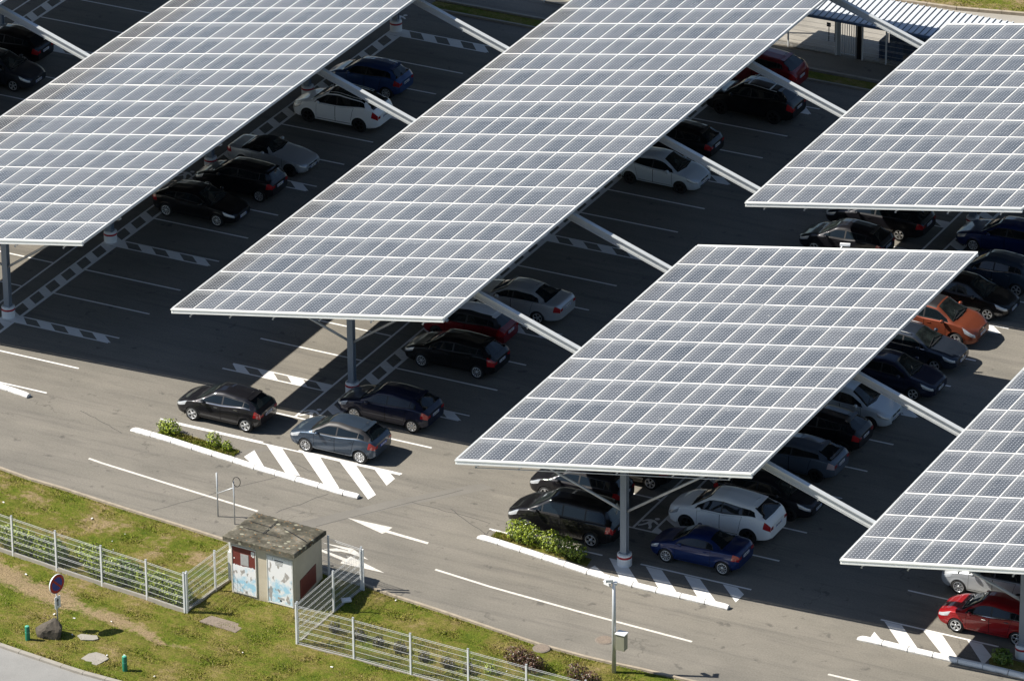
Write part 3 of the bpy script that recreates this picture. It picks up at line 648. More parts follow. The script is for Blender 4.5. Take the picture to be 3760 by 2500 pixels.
def wheel_mesh(kind, Rw):
    b = MB(); wd = .20
    b.lathe([(Rw*.66, -wd/2), (Rw*.93, -wd/2), (Rw, -wd/2+.03), (Rw, wd/2-.03), (Rw*.93, wd/2), (Rw*.68, wd/2-.01)], M['rubber'], 28, 'y', cap=False)
    b.lathe([(Rw*.7, -.09), (Rw*.1, -.09), (0.001, -.09)], M['well'], 28, 'y', cap=False)
    r = MB(); ri = Rw*.68; al = M['alloy'] if kind != 'dark' else M['alloydk']; yo = -wd/2
    r.lathe([(ri+.004, yo-.004), (ri-.012, yo-.012), (ri-.03, yo+.0), (ri-.035, yo+.06)], al, 28, 'y', cap=False)
    n = {'five': 5, 'ten': 10, 'dark': 5, 'cap': 8, 'twin': 5}[kind]
    for k in range(n):
        a = 2*math.pi*k/n+.3
        for da in ((-.16, .16) if kind == 'twin' else (0,)):
            d = Vector((math.cos(a+da*.5), 0, math.sin(a+da*.5))); d2 = Vector((math.cos(a+da), 0, math.sin(a+da))); wdt = {'five': .075, 'ten': .034, 'dark': .060, 'cap': .062, 'twin': .032}[kind]*Rw/.3
            p0, p1 = d*.05*Rw/.3, d2*(ri-.01); s = Vector((-d.z, 0, d.x))
            q = [p0-s*wdt*.45+Vector((0, yo+.012, 0)), p0+s*wdt*.45+Vector((0, yo+.012, 0)), p1+s*wdt*.62+Vector((0, yo-.004, 0)), p1-s*wdt*.62+Vector((0, yo-.004, 0))]
            r.quad(q, al); q2 = [v+Vector((0, .03, 0)) for v in q]
            for i in range(4): r.quad([q[i], q[(i+1) % 4], q2[(i+1) % 4], q2[i]], al)
    r.lathe([(.001, yo-.006), (.05, yo-.004), (.065, yo+.01), (.065, yo+.03)], al, 14, 'y', cap=False)
    return b, r
WCACHE = {}
def wheel(root, x, y, Rw, kind, far):
    key = (kind, Rw)
    if key not in WCACHE:
        b, r = wheel_mesh(kind, Rw); o = b.build('wheel', None); q = r.build('rim', None); WCACHE[key] = (o.data, q.data); bpy.data.objects.remove(o); bpy.data.objects.remove(q)
    o = bpy.data.objects.new('wheel', WCACHE[key][0]); COL.objects.link(o); o.parent = root; o.location = (x, y, Rw)
    q = bpy.data.objects.new('rim', WCACHE[key][1]); COL.objects.link(q); q.parent = o
    o.rotation_euler = (0, random.uniform(0, 1.2), math.pi if far else 0)
TYPES = {
 'hatch':   dict(L=3.96, W=1.74, H=1.50, fo=.82, wb=2.49, cowl=.95, roof0=1.74, peak=2.20, roof1=3.28, glass1=3.80, zc=.96, zg=1.03, nose=.70, belt=.94, belt1=1.07, drop=.10),
 'hatch5':  dict(L=4.22, W=1.77, H=1.52, fo=.88, wb=2.66, cowl=1.05, roof0=1.86, peak=2.40, roof1=3.50, glass1=4.04, zc=.97, zg=1.03, nose=.70, belt=.95, belt1=1.06, drop=.10),
 'coupe':   dict(L=4.20, W=1.78, H=1.41, fo=.86, wb=2.58, cowl=1.15, roof0=1.92, peak=2.40, roof1=3.35, glass1=4.02, zc=.94, zg=1.0, nose=.66, belt=.93, belt1=1.03, drop=.09),
 'c4':      dict(L=4.27, W=1.77, H=1.50, fo=.90, wb=2.60, cowl=.95, roof0=1.70, peak=2.35, roof1=3.55, glass1=4.10, zc=.98, zg=1.00, nose=.70, belt=.96, belt1=1.06, drop=.08),
 'round':   dict(L=3.88, W=1.70, H=1.52, fo=.76, wb=2.46, cowl=.85, roof0=1.55, peak=2.15, roof1=3.25, glass1=3.70, zc=1.0, zg=1.03, nose=.74, belt=.97, belt1=1.07, drop=.07),
 'sedan':   dict(L=4.58, W=1.79, H=1.44, fo=.80, wb=2.76, cowl=1.22, roof0=1.98, peak=2.45, roof1=3.20, glass1=3.92, zc=.96, zg=1.03, nose=.70, belt=.96, belt1=1.0, boot=1, tailz=.95),
 'suv':     dict(L=4.46, W=1.86, H=1.69, fo=.88, wb=2.66, cowl=1.00, roof0=1.80, peak=2.35, roof1=3.62, glass1=4.24, zc=1.10, zg=1.16, nose=.84, belt=1.06, belt1=1.24, R=.36, tum=.32, drop=.12),
 'mpv':     dict(L=4.64, W=1.82, H=1.72, fo=.90, wb=2.84, cowl=.95, roof0=1.85, peak=2.60, roof1=4.15, glass1=4.50, zc=1.08, zg=1.08, nose=.78, belt=1.02, belt1=1.06, R=.33, tum=.26),
 'estate':  dict(L=4.66, W=1.81, H=1.48, fo=.90, wb=2.70, cowl=1.18, roof0=1.95, peak=2.50, roof1=4.10, glass1=4.52, zc=.96, zg=1.0, nose=.69, belt=.95, belt1=1.02),
 'tallest': dict(L=4.02, W=1.71, H=1.52, fo=.80, wb=2.58, cowl=.95, roof0=1.65, peak=2.20, roof1=3.60, glass1=3.90, zc=1.0, zg=1.0, nose=.74, belt=.96, belt1=1.0),
 'cc':      dict(L=3.84, W=1.68, H=1.38, fo=.76, wb=2.42, cowl=.95, roof0=1.58, peak=1.95, roof1=2.45, glass1=3.10, zc=.95, zg=1.03, nose=.66, belt=.93, belt1=.99, boot=1, tailz=.95, drop=.03),
 'roadster':dict(L=4.05, W=1.70, H=1.29, fo=.74, wb=2.45, cowl=1.62, roof0=2.02, peak=2.35, roof1=2.75, glass1=3.25, zc=.92, zg=.95, nose=.62, belt=.88, belt1=.92, boot=1, tailz=.88, drop=.05),
}
PAINT = {}
def paint(name, col, metal=0.0, rough=.35):
    if name not in PAINT: PAINT[name] = mk_paintcar(name, col, metal, rough)
    return PAINT[name]
def car(label, ty, col, xf, y, face=-1, rim='five', cat='car', doors=2, roofmat=None, pillars=None, bars=None, rails=False, glass=None, plate='plate', spoiler=False, lamp=None, bumper=None, chromeline=False, dy=0, yawj=0, rearlamp='tail', tall=False):
    """xf: world x of the front axle; face -1: nose towards -x, +1: towards +x."""
    d = dict(TYPES[ty]); B = Body(d); L, W, H = d['L'], d['W'], d['H']; Rw = d.get('R', .315); fo, wb = d['fo'], d['wb']
    root = thing('parked_car', label, cat, (xf, y, 0), (0 if face < 0 else math.pi)+R(yawj), 'cars parked in the solar car park')
    O = fo  # local x runs from the nose; the root stands under the front axle
    PM = col; G = M['glass']; S = M['screen']
    def build(b, name, parent=root):
        b.v = [(p[0]-O, p[1], p[2]) for p in b.v]; return b.build(name, parent)
    # shell
    b = MB(); xs = sorted(set([0, .015, .04, .08, .13, .19, .26]+list(np.arange(.33, L-.3, .055))+[L-.3, L-.24, L-.18, L-.13, L-.08, L-.04, L-.015, L]))
    ra = Rw+.055; ax = (fo, fo+wb); nt = len(TS); rings = {}
    for sg in (1, -1):
        rings[sg] = []
        for x in xs: rings[sg].append(b.add([B.pt(x, t, sg) for t in TS]))
        for i in range(len(xs)-1):
            xm = (xs[i]+xs[i+1])/2
            for j in range(nt-1):
                tm = (TS[j]+TS[j+1])/2; p = B.pt(xm, tm, 1)
                if tm < 4.95 and p.y > .35 and any((xm-a)**2+(p.z-Rw)**2 < ra*ra for a in ax): continue
                mat = PM
                if roofmat and ((tm > 7.0 and B.r+.06 < xm < B.rr+.12)): mat = roofmat
                if pillars and 5.9 < tm <= 7.9 and B.c+.15 < xm < B.g-.05 and p.z > B.ring(xm)[6][1]: mat = pillars
                if ty == 'roadster' and tm > 6.2 and B.r-.06 < xm < B.g-.02: mat = M['cloth']
                if bumper and p.z < .42 and (tm < 3.2): mat = bumper
                q = (rings[sg][i]+j, rings[sg][i+1]+j, rings[sg][i+1]+j+1, rings[sg][i]+j+1); b.face(q if sg > 0 else q[::-1], mat, True)
    for k, x in ((0, 0), (-1, L)):
        a = rings[1][k]; c = rings[-1][k]
        for j in range(nt-1):
            q = (a+j, a+j+1, c+j+1, c+j); b.face(q if k == 0 else q[::-1], PM, False)
    for a in ax:                                     # wheel wells and arch lips
        for sg in (1, -1):
            n = 18; y1 = B.yside(a, .45)-.015; y0 = y1-.42
            ang = [math.pi*(-.08+1.16*k/n) for k in range(n+1)]
            o1 = b.add([(a+(ra+.01)*math.cos(t), sg*y1, max(.12, Rw+(ra+.01)*math.sin(t))) for t in ang]); i1 = b.add([(a+(ra+.01)*math.cos(t), sg*y0, max(.12, Rw+(ra+.01)*math.sin(t))) for t in ang])
            for k in range(n): b.face((o1+k, o1+k+1, i1+k+1, i1+k), M['well'])
            cc = b.add([(a, sg*y0, Rw)])
            for k in range(n): b.face((i1+k, i1+k+1, cc), M['well'])
            lp = []
            for rr_ in (ra-.035, ra+.0, ra+.04):
                lp.append(b.add([(a+rr_*math.cos(t), sg*(B.yside(a+rr_*math.cos(t), max(Rw+rr_*math.sin(t), .2))+(.010 if rr_ < ra+.03 else .001)), Rw+rr_*math.sin(t)) for t in ang]))
            lm = bumper if bumper else PM
            for q_, w_ in zip(lp, lp[1:]):
                for k in range(n):
                    f = (q_+k, w_+k, w_+k+1, q_+k+1); b.face(f if sg < 0 else f[::-1], lm, True)
    b.box((L/2, 0, .24), (L-.7, W*.72, .08), M['well'])
    c, r, rr, g = B.c, B.r, B.rr, B.g
    # dark door gaps lie on the shell, the doors themselves stand 4 mm proud of it
    a2 = fo+wb-ra; d0 = fo+ra+.03; d2 = a2-.02; dm = d0+(d2+.12-d0)*(.52 if doors == 2 else .88)
    if ty in ('cc', 'roadster'): dm = d2-.12
    spans = [(d0, dm-.012, d0+.02, dm-.012)] + ([(dm+.012, d2-.02, dm+.012, d2+.16)] if doors == 2 and ty not in ('cc', 'roadster') else [])
    for q in spans:
        e = .012; patch(b, B, (1, -1), q[0]-e, q[1]+e, q[2]-e, q[3]+e, 2.25, 5.0, 10, 8, .0018, M['well'])
    build(b, 'body')
    for q in spans:
        for sg in (1, -1):
            b = MB(); patch(b, B, (sg,), q[0], q[1], q[2], q[3], 2.33, 4.97, 10, 8, .0042, PM); dr = build(b, 'door')
            b = MB(); hx = q[3]-.20; p = B.pt(hx, 4.45, sg, .02); b.box(p, (.17, .025, .03), M['chrome'] if chromeline else PM); build(b, 'handle', dr)
    # windscreen, rear window
    b = MB(); patch(b, B, (1, -1), c+.05, r-.01, c-.03, r+.03, 7.75, 9, 12, 5, .006, S, bow=.03); build(b, 'windscreen')
    if ty == 'roadster': b = MB(); patch(b, B, (1, -1), rr+.10, g-.16, rr+.08, g-.12, 8.2, 9, 8, 4, .006, G)
    else:
        b = MB(); patch(b, B, (1, -1), rr+.07, g-.02, rr+.05, g+.01, 7.8, 9, 9, 5, .006, G)
    build(b, 'rear_window')
    b = MB(); b.bar(B.pt(c+.07, 8.1, -1, .02), B.pt(c+.22, 8.9, -1, .025), .02, .012, M['dark']); b.bar(B.pt(c+.07, 8.1, 1, .02), B.pt(c+.20, 8.95, -1, .025), .02, .012, M['dark']); b.box(((c+.06), 0, B.pt(c+.06, 9, 1).z+.004), (.10, W*.55, .012), M['dark']); build(b, 'wiper')
    # side glass: black surround with panes on it
    wx0, wx1 = c+.24, (min(g-.26, rr+.20) if not d.get('boot') else g-.34)
    if ty == 'mpv': wx1 = g-.22
    if ty == 'roadster': wx1 = rr+.05
    bp = dm+.05 if ty not in ('cc', 'roadster') else wx1
    for sg in (1, -1):
        b = MB(); patch(b, B, (sg,), wx0-.03, wx1+.03, wx0+.08, wx1-.10, 6.05, 6.90, 16, 4, .003, M['dark'])
        if chromeline: patch(b, B, (sg,), wx0-.03, wx1+.05, wx0-.03, wx1+.05, 5.75, 6.06, 16, 1, .006, M['chrome'])
        build(b, 'window_trim')
        panes = [(wx0, bp-.035)]
        if bp < wx1-.1:
            q1 = wx1-(.30 if ty not in ('coupe', 'mpv') else .0)
            panes += [(bp+.035, q1-.02 if q1 < wx1 else wx1)]
            if q1 < wx1: panes += [(q1+.02, wx1)]
            if ty == 'mpv': panes = [(wx0, wx0+.36), (wx0+.42, bp-.035), (bp+.035, bp+.95), (bp+1.02, wx1)]
        for i, (xa, xb) in enumerate(panes):
            if xb-xa < .06: continue
            b = MB(); patch(b, B, (sg,), xa, xb, xa+(.07 if i == 0 else 0), xb-(.08 if i == len(panes)-1 else 0), 6.14, 6.84, 8, 4, .006, G); build(b, 'side_window')
        b = MB(); mx = c+.42; p = B.pt(mx, 6.0, sg)
        prof = [(.0, .03), (.03, .075), (.10, .085), (.15, .06), (.17, .02)]
        b.tube([(mx-.04+q_, p.y+sg*(.13+.02*math.sin(q_*12)), p.z+.07) for q_, _ in prof], [v for _, v in prof], lamp if lamp else PM, 10); b.bar((mx+.05, p.y-sg*.02, p.z+.03), (mx+.05, p.y+sg*.10, p.z+.06), .05, .03, M['dark']); build(b, 'mirror')
    # lamps
    for sg in (1, -1):
        b = MB(); nz = .5 if ty != 'cc' else .38
        patch(b, B, (sg,), .035, .10+nz*.75, .07, .12+nz, 3.95, 5.55, 9, 4, .006, M['headlamp']); build(b, 'headlight')
        b = MB(); patch(b, B, (sg,), L-.30, L-.012, L-(.24 if not tall else .34), L-.02, 3.55 if not tall else 3.4, 4.95 if not tall else 6.4, 7, 5, .006, M[rearlamp])
        zt = B.pt(L, 4.9, 1).z; zlo = B.pt(L, 3.9, 1).z; yy = B.pt(L, 4.4, 1).y
        b.box((L+.004, sg*(yy-.09), (zt+zlo)/2), (.014, .20, max(.06, zt-zlo)), M['tail']); build(b, 'tail_light')
    # grille, intake, plates
    zn = B.pt(0, 9, 1).z; zl = B.pt(0, 0, 1).z
    b = MB(); b.box((-.004, 0, zn-.07), (.016, W*.40, .075), M['dark']); b.box((-.004, 0, zl+.055), (.016, W*.52, .07), M['dark']); b.box((-.014, 0, zn-.06), (.008, .11, .06), M['chrome']); build(b, 'grille')
    for xx, zz, sg in ((-.016, (zn+zl)/2-.025, -1), (L+.010, B.pt(L, 9, 1).z-(.17 if not d.get('boot') else .15), 1)):
        b = MB(); b.box((xx, 0, zz), (.012, .52, .11), M[plate]); s = xx+sg*.0075
        for yy in (-.245, .245): b.box((s, yy, zz), (.004, .035, .106), M['plateb'])
        for i, yy in enumerate((-.18, -.135, -.06, -.015, .03, .11, .155)): b.box((s, yy, zz), (.004, .028, .068), M['ink' if plate == 'plate' else 'plate'])
        build(b, 'number_plate')
    if not d.get('boot') and ty not in ('roadster',):
        b = MB(); z0 = B.pt(rr+.06, 9, 1).z; b.bar((rr-.02, 0, z0+.012), (rr+.15, 0, z0-.012), W*.56, .018, roofmat or PM); build(b, 'roof_spoiler', root)
    if spoiler:
        b = MB(); z0 = B.pt(g-.02, 9, 1).z+.05; b.box((g-.05, 0, z0), (.10, W*.66, .02), PM); [b.box((g-.05, yy, z0-.035), (.08, .02, .07), PM) for yy in (-W*.3, W*.3)]; build(b, 'rear_wing')
    if rails or bars:
        for sg in (1, -1):
            b = MB(); pth = [B.pt(x, 7.35, sg)+Vector((0, 0, .045)) for x in np.linspace(r+.15, rr-.05, 10)]; b.tube(pth, .016, M['galv'], 6); [b.tube([q-Vector((0, 0, .05)), q], .016, M['dark'], 6) for q in (pth[0], pth[-1])]; build(b, 'roof_rail')
    if bars:
        for x in bars:
            b = MB(); p, q = B.pt(x, 7.35, 1)+Vector((0, .02, .07)), B.pt(x, 7.35, -1)+Vector((0, -.02, .07)); b.bar(p, q, .06, .03, M['galv']); build(b, 'roof_bar')
    if ty not in ('roadster', 'cc'):
        b = MB(); p = B.pt(rr-.12, 9, 1); b.tube([p, p+Vector((.16, 0, .12))], .008, M['dark'], 6); build(b, 'aerial')
    for a in ax:
        for sg in (1, -1): wheel(root, a-O, sg*(B.yside(a, .45)-.105), Rw, rim, sg > 0)
    return root
blk = paint('black', (.006, .006, .007), 0, .3); blk2 = paint('soft_black', (.010, .010, .013), .2, .35); navy = paint('navy', (.010, .014, .035), .25, .35); dkgrey = paint('dark_grey', (.035, .038, .045), .4, .35)
wht = paint('white', (.84, .85, .85)); slv = paint('silver', (.50, .52, .54), .5, .35); slvb = paint('silver_blue', (.56, .62, .67), .25, .35); gryb = paint('grey_blue', (.040, .060, .090), .4, .33)
red = paint('red', (.26, .007, .010), .15); dred = paint('dark_red', (.16, .008, .014), .15); orange = paint('orange', (.20, .052, .026), .35, .38); blue = paint('blue', (.025, .062, .17), .3); dblue = paint('deep_blue', (.006, .022, .10), .3)
dgb = paint('slate', (.030, .040, .058), .4, .33); whroof = paint('white_roof', (.74, .76, .79)); civ = paint('steel_grey', (.10, .125, .165), .4, .4)
# row under the left canopy
car('grey silver car with a shield shaped grille, nose out under the top left corner beam', 'hatch5', dkgrey, -6.48, 91.6, 1, 'five')
car('black car with a red tail light, below the sunlit beam at the top left', 'hatch5', blk, -10.2, 94.35, -1, 'five')
car('dark blue car mostly cut off by the left edge of the photo', 'hatch5', navy, -7.3, 88.9, 1, 'five')
car('black low hatchback with bright many-spoke wheels, nose out beneath the left canopy', 'coupe', blk, 9.53, 82.65, 1, 'ten', doors=1)
car('black small people carrier parked between the silver roadster and the black low hatchback', 'tallest', blk2, 7.35, 85.7, -1, 'cap')
car('silver open-top roadster with a folded up black fabric roof', 'roadster', slv, 9.81, 88.75, 1, 'dark', doors=1)
car('white crossover with black wheels, beneath the sunlit beam in the upper left', 'suv', wht, 7.58, 94.55, -1, 'dark', rails=True, roofmat=M['screen'])
car('mid blue round backed hatchback beside the white crossover', 'round', blue, 7.1, 98.35, -1, 'cap')
# access road end of the middle row
car('black hatchback in full sun behind the planted kerb island, nose left', 'hatch', blk2, 18.06, 65.68, -1, 'five', chromeline=True)
car('grey blue hatchback in full sun with a blue number plate, beside the zebra hatching', 'hatch', gryb, 23.6, 65.25, -1, 'ten', pillars=M['dark'], plate='plateb')
car('dark navy hatchback at the red banded pillar, half in the sun', 'hatch5', navy, 24.03, 68.62, -1, 'cap')
car('black hatchback with tall upright red tail lights, beside the pale roofed dark red car', 'c4', blk, 24.18, 74.22, -1, 'ten', tall=True)
car('dark red hatchback with a pale bluish roof under the sunlit beam', 'round', dred, 23.5, 76.85, -1, 'dark', roofmat=whroof, pillars=M['dark'], lamp=wht)
car('silver saloon with a red tail light, next to the pale roofed dark red hatchback', 'sedan', slv, 23.94, 80.0, -1, 'twin')
car('pale silver hatchback nose out with black wheels, below the middle canopy edge', 'hatch', slvb, 26.36, 94.75, 1, 'dark')
car('black small hatchback beside the pale silver one, seen from behind', 'hatch', blk, 23.1, 98.1, -1, 'dark')
car('black crossover with silver roof bars', 'suv', blk, 24.22, 103.62, -1, 'dark', bars=(2.15, 3.25))
car('dark red estate-like car furthest back near the pedestrian gate', 'suv', dred, 22.85, 106.95, -1, 'five')
# row C, right hand side, front to back
car('deep blue coupe-cabriolet with bright many-spoke wheels beside the white off-road car', 'cc', dblue, 40.82, 63.05, -1, 'ten', doors=1)
car('white off-road car under the front of the right canopy', 'suv', wht, 40.40, 65.9, -1, 'dark', rails=False)
car('black crossover nose out behind the white off-road car', 'c4', blk2, 43.70, 68.35, 1, 'dark', chromeline=True)
car('steel grey sports hatchback with a small rear wing', 'coupe', civ, 40.7, 71.85, -1, 'dark', spoiler=True, rearlamp='tailw')
car('black hatchback between the steel grey sports hatchback and the pale blue silver one', 'hatch5', blk2, 40.6, 74.5, -1, 'dark')
car('pale blue silver hatchback nose out under the right canopy', 'hatch', slvb, 43.34, 77.05, 1, 'dark')
car('dark navy compact car nose out, between the pale blue silver car and the slate estate', 'hatch5', navy, 43.87, 80.3, 1, 'twin')
car('slate estate with chrome roof rails beside the orange car', 'estate', dgb, 43.62, 83.15, 1, 'five', rails=True, chromeline=True)
car('orange copper crossover with its nose in the sun', 'suv', orange, 43.47, 85.72, 1, 'five', roofmat=M['dark'])
car('black car nose out behind the orange crossover', 'hatch5', blk, 43.68, 88.68, 1, 'twin')
car('grey blue hatchback near the right edge, parked tail out', 'hatch', gryb, 41.38, 91.4, -1, 'twin', chromeline=True)
car('deep blue estate at the red banded pedestal near the right edge', 'estate', dblue, 40.45, 94.85, -1, 'cap')
# row C, left hand side
car('black people carrier behind the hedge, nose left', 'mpv', blk, 34.80, 62.95, -1, 'five')
car('black hatchback parked between the black people carrier and the post brace', 'tallest', blk2, 34.25, 65.7, -1, 'five')
car('black car half hidden behind the canopy post, only a wheel and tail showing', 'hatch5', blk, 34.95, 68.35, -1, 'five')
car('black estate standing above a sunlit patch between the two right canopies', 'estate', blk2, 34.42, 94.45, -1, 'five')
car('black car with a tinted windscreen just showing over the canopy edge', 'hatch', blk2, 34.35, 91.55, -1, 'five')
# row E
car('bright red hatchback at the lower right under the cut off canopy', 'hatch', red, 53.15, 62.85, -1, 'twin', chromeline=True)
car('silver family hatchback behind the bright red hatchback', 'tallest', slv, 52.05, 65.7, -1, 'cap')

# ---------------------------------------------------------------- kerb blocks, planting
def kerb_line(pts, label, first, last, group, end='end'):
    for i, (p, q) in enumerate(zip(pts, pts[1:])):
        a, c = Vector(p), Vector(q); t = (c-a).normalized(); n = Vector((-t.y, t.x)); L = (c-a).length
        k0, k1 = (.22 if i == 0 else 0), (.06 if i == len(pts)-2 else 0)
        b = MB(); hw, h = .13, .17
        prof = [(-hw, 0), (-hw-.01, .06), (-hw+.03, h-.03), (-hw+.07, h), (hw-.07, h), (hw-.02, h-.03), (hw, .06), (hw, 0)]
        m = 7; rg = []
        for j in range(m):
            s = .012 + (L-.024)*j/(m-1); e = 1.0
            if k0: e = min(1, .35+s/k0*.65)
            if k1: e = min(e, .8+.2*(L-s)/.1)
            jx = random.uniform(-.004, .004)
            rg.append(b.add([((a+t*s+n*(u*(.7+.3*e)+jx)).x, (a+t*s+n*(u*(.7+.3*e)+jx)).y, z*e) for u, z in prof]))
        for r0, r1 in zip(rg, rg[1:]):
            for k in range(len(prof)-1): b.face((r0+k, r0+k+1, r1+k+1, r1+k), M['white'], False)
        b.face([rg[0]+k for k in range(len(prof))], M['white']); b.face([rg[-1]+k for k in range(len(prof))][::-1], M['white'])
        o = b.build('kerb_block', None, .012); l = label
        if i == 0 and first: l = first
        if i == len(pts)-2 and last: l = last
        tag(o, l, 'kerb block', group)
kerb_line([(16.25, 62.98), (17.27, 62.90), (18.30, 62.80), (19.38, 62.64), (20.40, 62.50), (21.45, 62.37), (22.50, 62.22), (23.52, 62.12), (24.51, 62.02), (25.6, 61.92), (26.80, 61.80), (27.48, 61.78)],
          'white kerb block along the near edge of the island with three small bushes', 'rounded white kerb block starting the island with three small bushes', 'last white kerb block at the tip of the hatching beside the grey blue hatchback', 'white kerb blocks of the bush island')
kerb_line([(33.28, 60.88), (34.30, 60.78), (35.35, 60.62), (36.40, 60.46), (37.44, 60.30), (38.50, 60.12), (39.5, 60.03), (40.52, 59.97), (41.55, 59.95), (42.58, 59.95), (43.62, 59.95), (44.62, 59.92)],
          'white kerb block along the hedged island in front of the black people carrier', 'rounded white kerb block starting the hedged island', 'last white kerb block of the hedged island, by the hatching past the deep blue coupe-cabriolet', 'white kerb blocks of the hedged island')
kerb_line([(50.0, 59.92), (51.04, 59.94), (52.10, 59.93), (53.12, 59.93), (54.15, 59.94), (55.16, 59.96), (56.2, 59.94), (57.2, 59.92)],
          'white kerb block in front of the hatching beside the bright red hatchback', 'rounded white kerb block starting the hatching at the lower right', None, 'white kerb blocks of the right hand island')
kerb_line([(6.8, 64.4), (7.8, 64.25), (8.8, 64.05), (9.82, 63.92), (10.9, 63.73)], 'white kerb block at the left edge of the photo', None, 'last white kerb block at the left edge, with a chipped dark end', 'white kerb blocks at the left edge')

def leafy(b, c, rad, n, size, mat, squash=1.0, hollow=.55):
    c = Vector(c)
    for _ in range(n):
        d = Vector((random.gauss(0, 1), random.gauss(0, 1), random.gauss(0, 1))).normalized()
        bump = 1+.16*math.sin(d.x*5+c.x*3)*math.sin(d.y*5+c.y)+.10*math.sin(d.z*9+c.x)
        rr = (hollow+(1-hollow)*random.random()**.6)*bump
        p = c+Vector((d.x*rad[0]*rr, d.y*rad[1]*rr, d.z*rad[2]*rr))
        if p.z < .03: p.z = .03+random.random()*.1
        nn = (d+Vector((random.uniform(-.9, .9), random.uniform(-.9, .9), random.uniform(-.3, 1.0)))).normalized(); u = nn.orthogonal().normalized(); u = Matrix.Rotation(random.uniform(0, 6.3), 3, nn) @ u; v = nn.cross(u)
        s = size*random.uniform(.6, 1.35)
        b.quad([p-u*s, p-v*s*.45+nn*s*.1, p+u*s, p+v*s*.45+nn*s*.1], mat)
def bush(name, label, lobes, n, size, mat, group=None, cat='bush'):
    x, y = lobes[0][0], lobes[0][1]; root = thing(name, label, cat, (x, y, 0), 0, group)
    b = MB()
    for lx, ly, rx, ry, h in lobes: leafy(b, (lx-x, ly-y, h*.52), (rx, ry, h*.52), int(n*rx*ry*h*9)+60, size, M[mat])
    b.build('foliage', root); b = MB()
    for lx, ly, rx, ry, h in lobes:
        for k in range(3): b.tube([(lx-x, ly-y, 0), (lx-x+random.uniform(-.5, .5)*rx, ly-y+random.uniform(-.5, .5)*ry, h*.6)], [.025, .008], M['bark'], 5)
    b.build('stems', root)
bush('laurel_bush', 'bright yellow green bush at the left end of the small planted island', [(17.85, 63.42, .50, .36, .62), (17.5, 63.45, .3, .25, .5)], 420, .055, 'laurel', 'bushes of the near island')
bush('laurel_bush', 'round yellow green bush in the middle of the small planted island', [(20.02, 63.20, .36, .30, .62)], 700, .05, 'laurel', 'bushes of the near island')
bush('laurel_bush', 'tiny bush at the right end of the small planted island', [(20.72, 63.06, .24, .2, .46)], 1200, .045, 'laurel', 'bushes of the near island')
bush('laurel_hedge', 'sunlit leafy yellow green bush at the nose of the black people carrier', [(34.75, 61.40, .5, .42, .85), (35.45, 61.28, .52, .40, .80), (35.05, 61.3, .5, .4, .9)], 400, .055, 'laurel', 'bushes of the hedged island')
bush('laurel_hedge', 'leafy bush half in shade, nearer the red banded post of the right canopy', [(36.35, 61.15, .50, .40, .85), (37.0, 61.02, .55, .42, .85), (37.6, 60.92, .42, .38, .70)], 400, .055, 'laurel', 'bushes of the hedged island')
bush('spiky_shrub', 'dark spiky shrub beside the red banded pedestal at the right edge', [(55.65, 60.62, .45, .35, .55)], 600, .07, 'hedge', None, 'shrub')
hl = [(15.6, 52.25, .8), (17.25, 52.05, .95), (17.95, 51.95, .95), (18.9, 51.75, 1.0), (19.35, 51.78, .95), (20.75, 52.25, .85), (21.35, 51.62, .85), (22.45, 51.48, 1.0), (22.95, 51.45, 1.02), (23.75, 51.30, .8), (24.35, 51.28, .95), (25.35, 51.0, .95)]
for i, (x, y, h) in enumerate(hl):
    bush('clipped_shrub', 'clipped leafy green shrub right behind the white mesh fence on the left', [(x, y, .50+.08*(i % 3), .42, h*1.02), (x+.28, y-.03, .42, .38, h*.9)], 800, .055, 'laurel' if i % 4 else 'hedge', 'shrubs behind the left fence', 'shrub')
bush('brown_shrub', 'brown leafed low shrub behind the right fence, the left of the two', [(39.3, 52.45, .55, .42, .72), (40.1, 52.25, .55, .42, .66), (39.7, 52.4, .5, .4, .75)], 420, .05, 'brownleaf', 'brown shrubs behind the right fence', 'shrub')
bush('brown_shrub', 'brown leafed low shrub at the foot of the camera mast', [(41.9, 52.35, .5, .4, .68), (42.5, 52.25, .42, .36, .55)], 420, .05, 'brownleaf', 'brown shrubs behind the right fence', 'shrub')
for i, (x, y) in enumerate([(31.95, 51.62), (33.05, 51.52), (33.95, 51.38), (34.9, 51.32), (36.05, 51.1), (37.05, 51.06), (38.0, 51.0)]):
    bush('cut_back_shrub', 'dark cut back shrub stub behind the right fence', [(x, y, .26+.05*(i % 2), .22, .46)], 900, .045, 'twig', 'cut back shrubs behind the right fence', 'shrub')
bush('young_shrub', 'small green shrub just left of the brown shrubs', [(38.75, 51.35, .30, .25, .45)], 800, .045, 'laurel', None, 'shrub')

# ---------------------------------------------------------------- mesh fences
def fence_panel(a, c, z0, h, root, mat='fence'):
    a = Vector((*a, 0)); c = Vector((*c, 0)); t = (c-a).normalized(); n = Vector((-t.y, t.x, 0)); b = MB(); m = M[mat]
    L = (c-a).length; folds = [.08, .62, 1.16, 1.69]; zs = [z*h/1.75 for z in (.08, .35, .62, .89, 1.16, 1.43, 1.69)]
    for z in zs:
        f = any(abs(z-q*h/1.75) < .02 for q in folds)
        for dz, off in (((-.03, 0), (.03, 0)) if f else ((0, 0),)):
            b.bar(a+n*off+Vector((0, 0, z0+z+dz)), c+n*off+Vector((0, 0, z0+z+dz)), .007, .009 if f else .008, m)
    k = int(L/.055)
    for i in range(k+1):
        p = a+t*(L*i/k); b.bar(p+Vector((0, 0, z0+.02)), p+Vector((0, 0, z0+h)), .004, .004, M['wire'], upv=(t.x, t.y, 0))
    return b.build('mesh_panel', root)
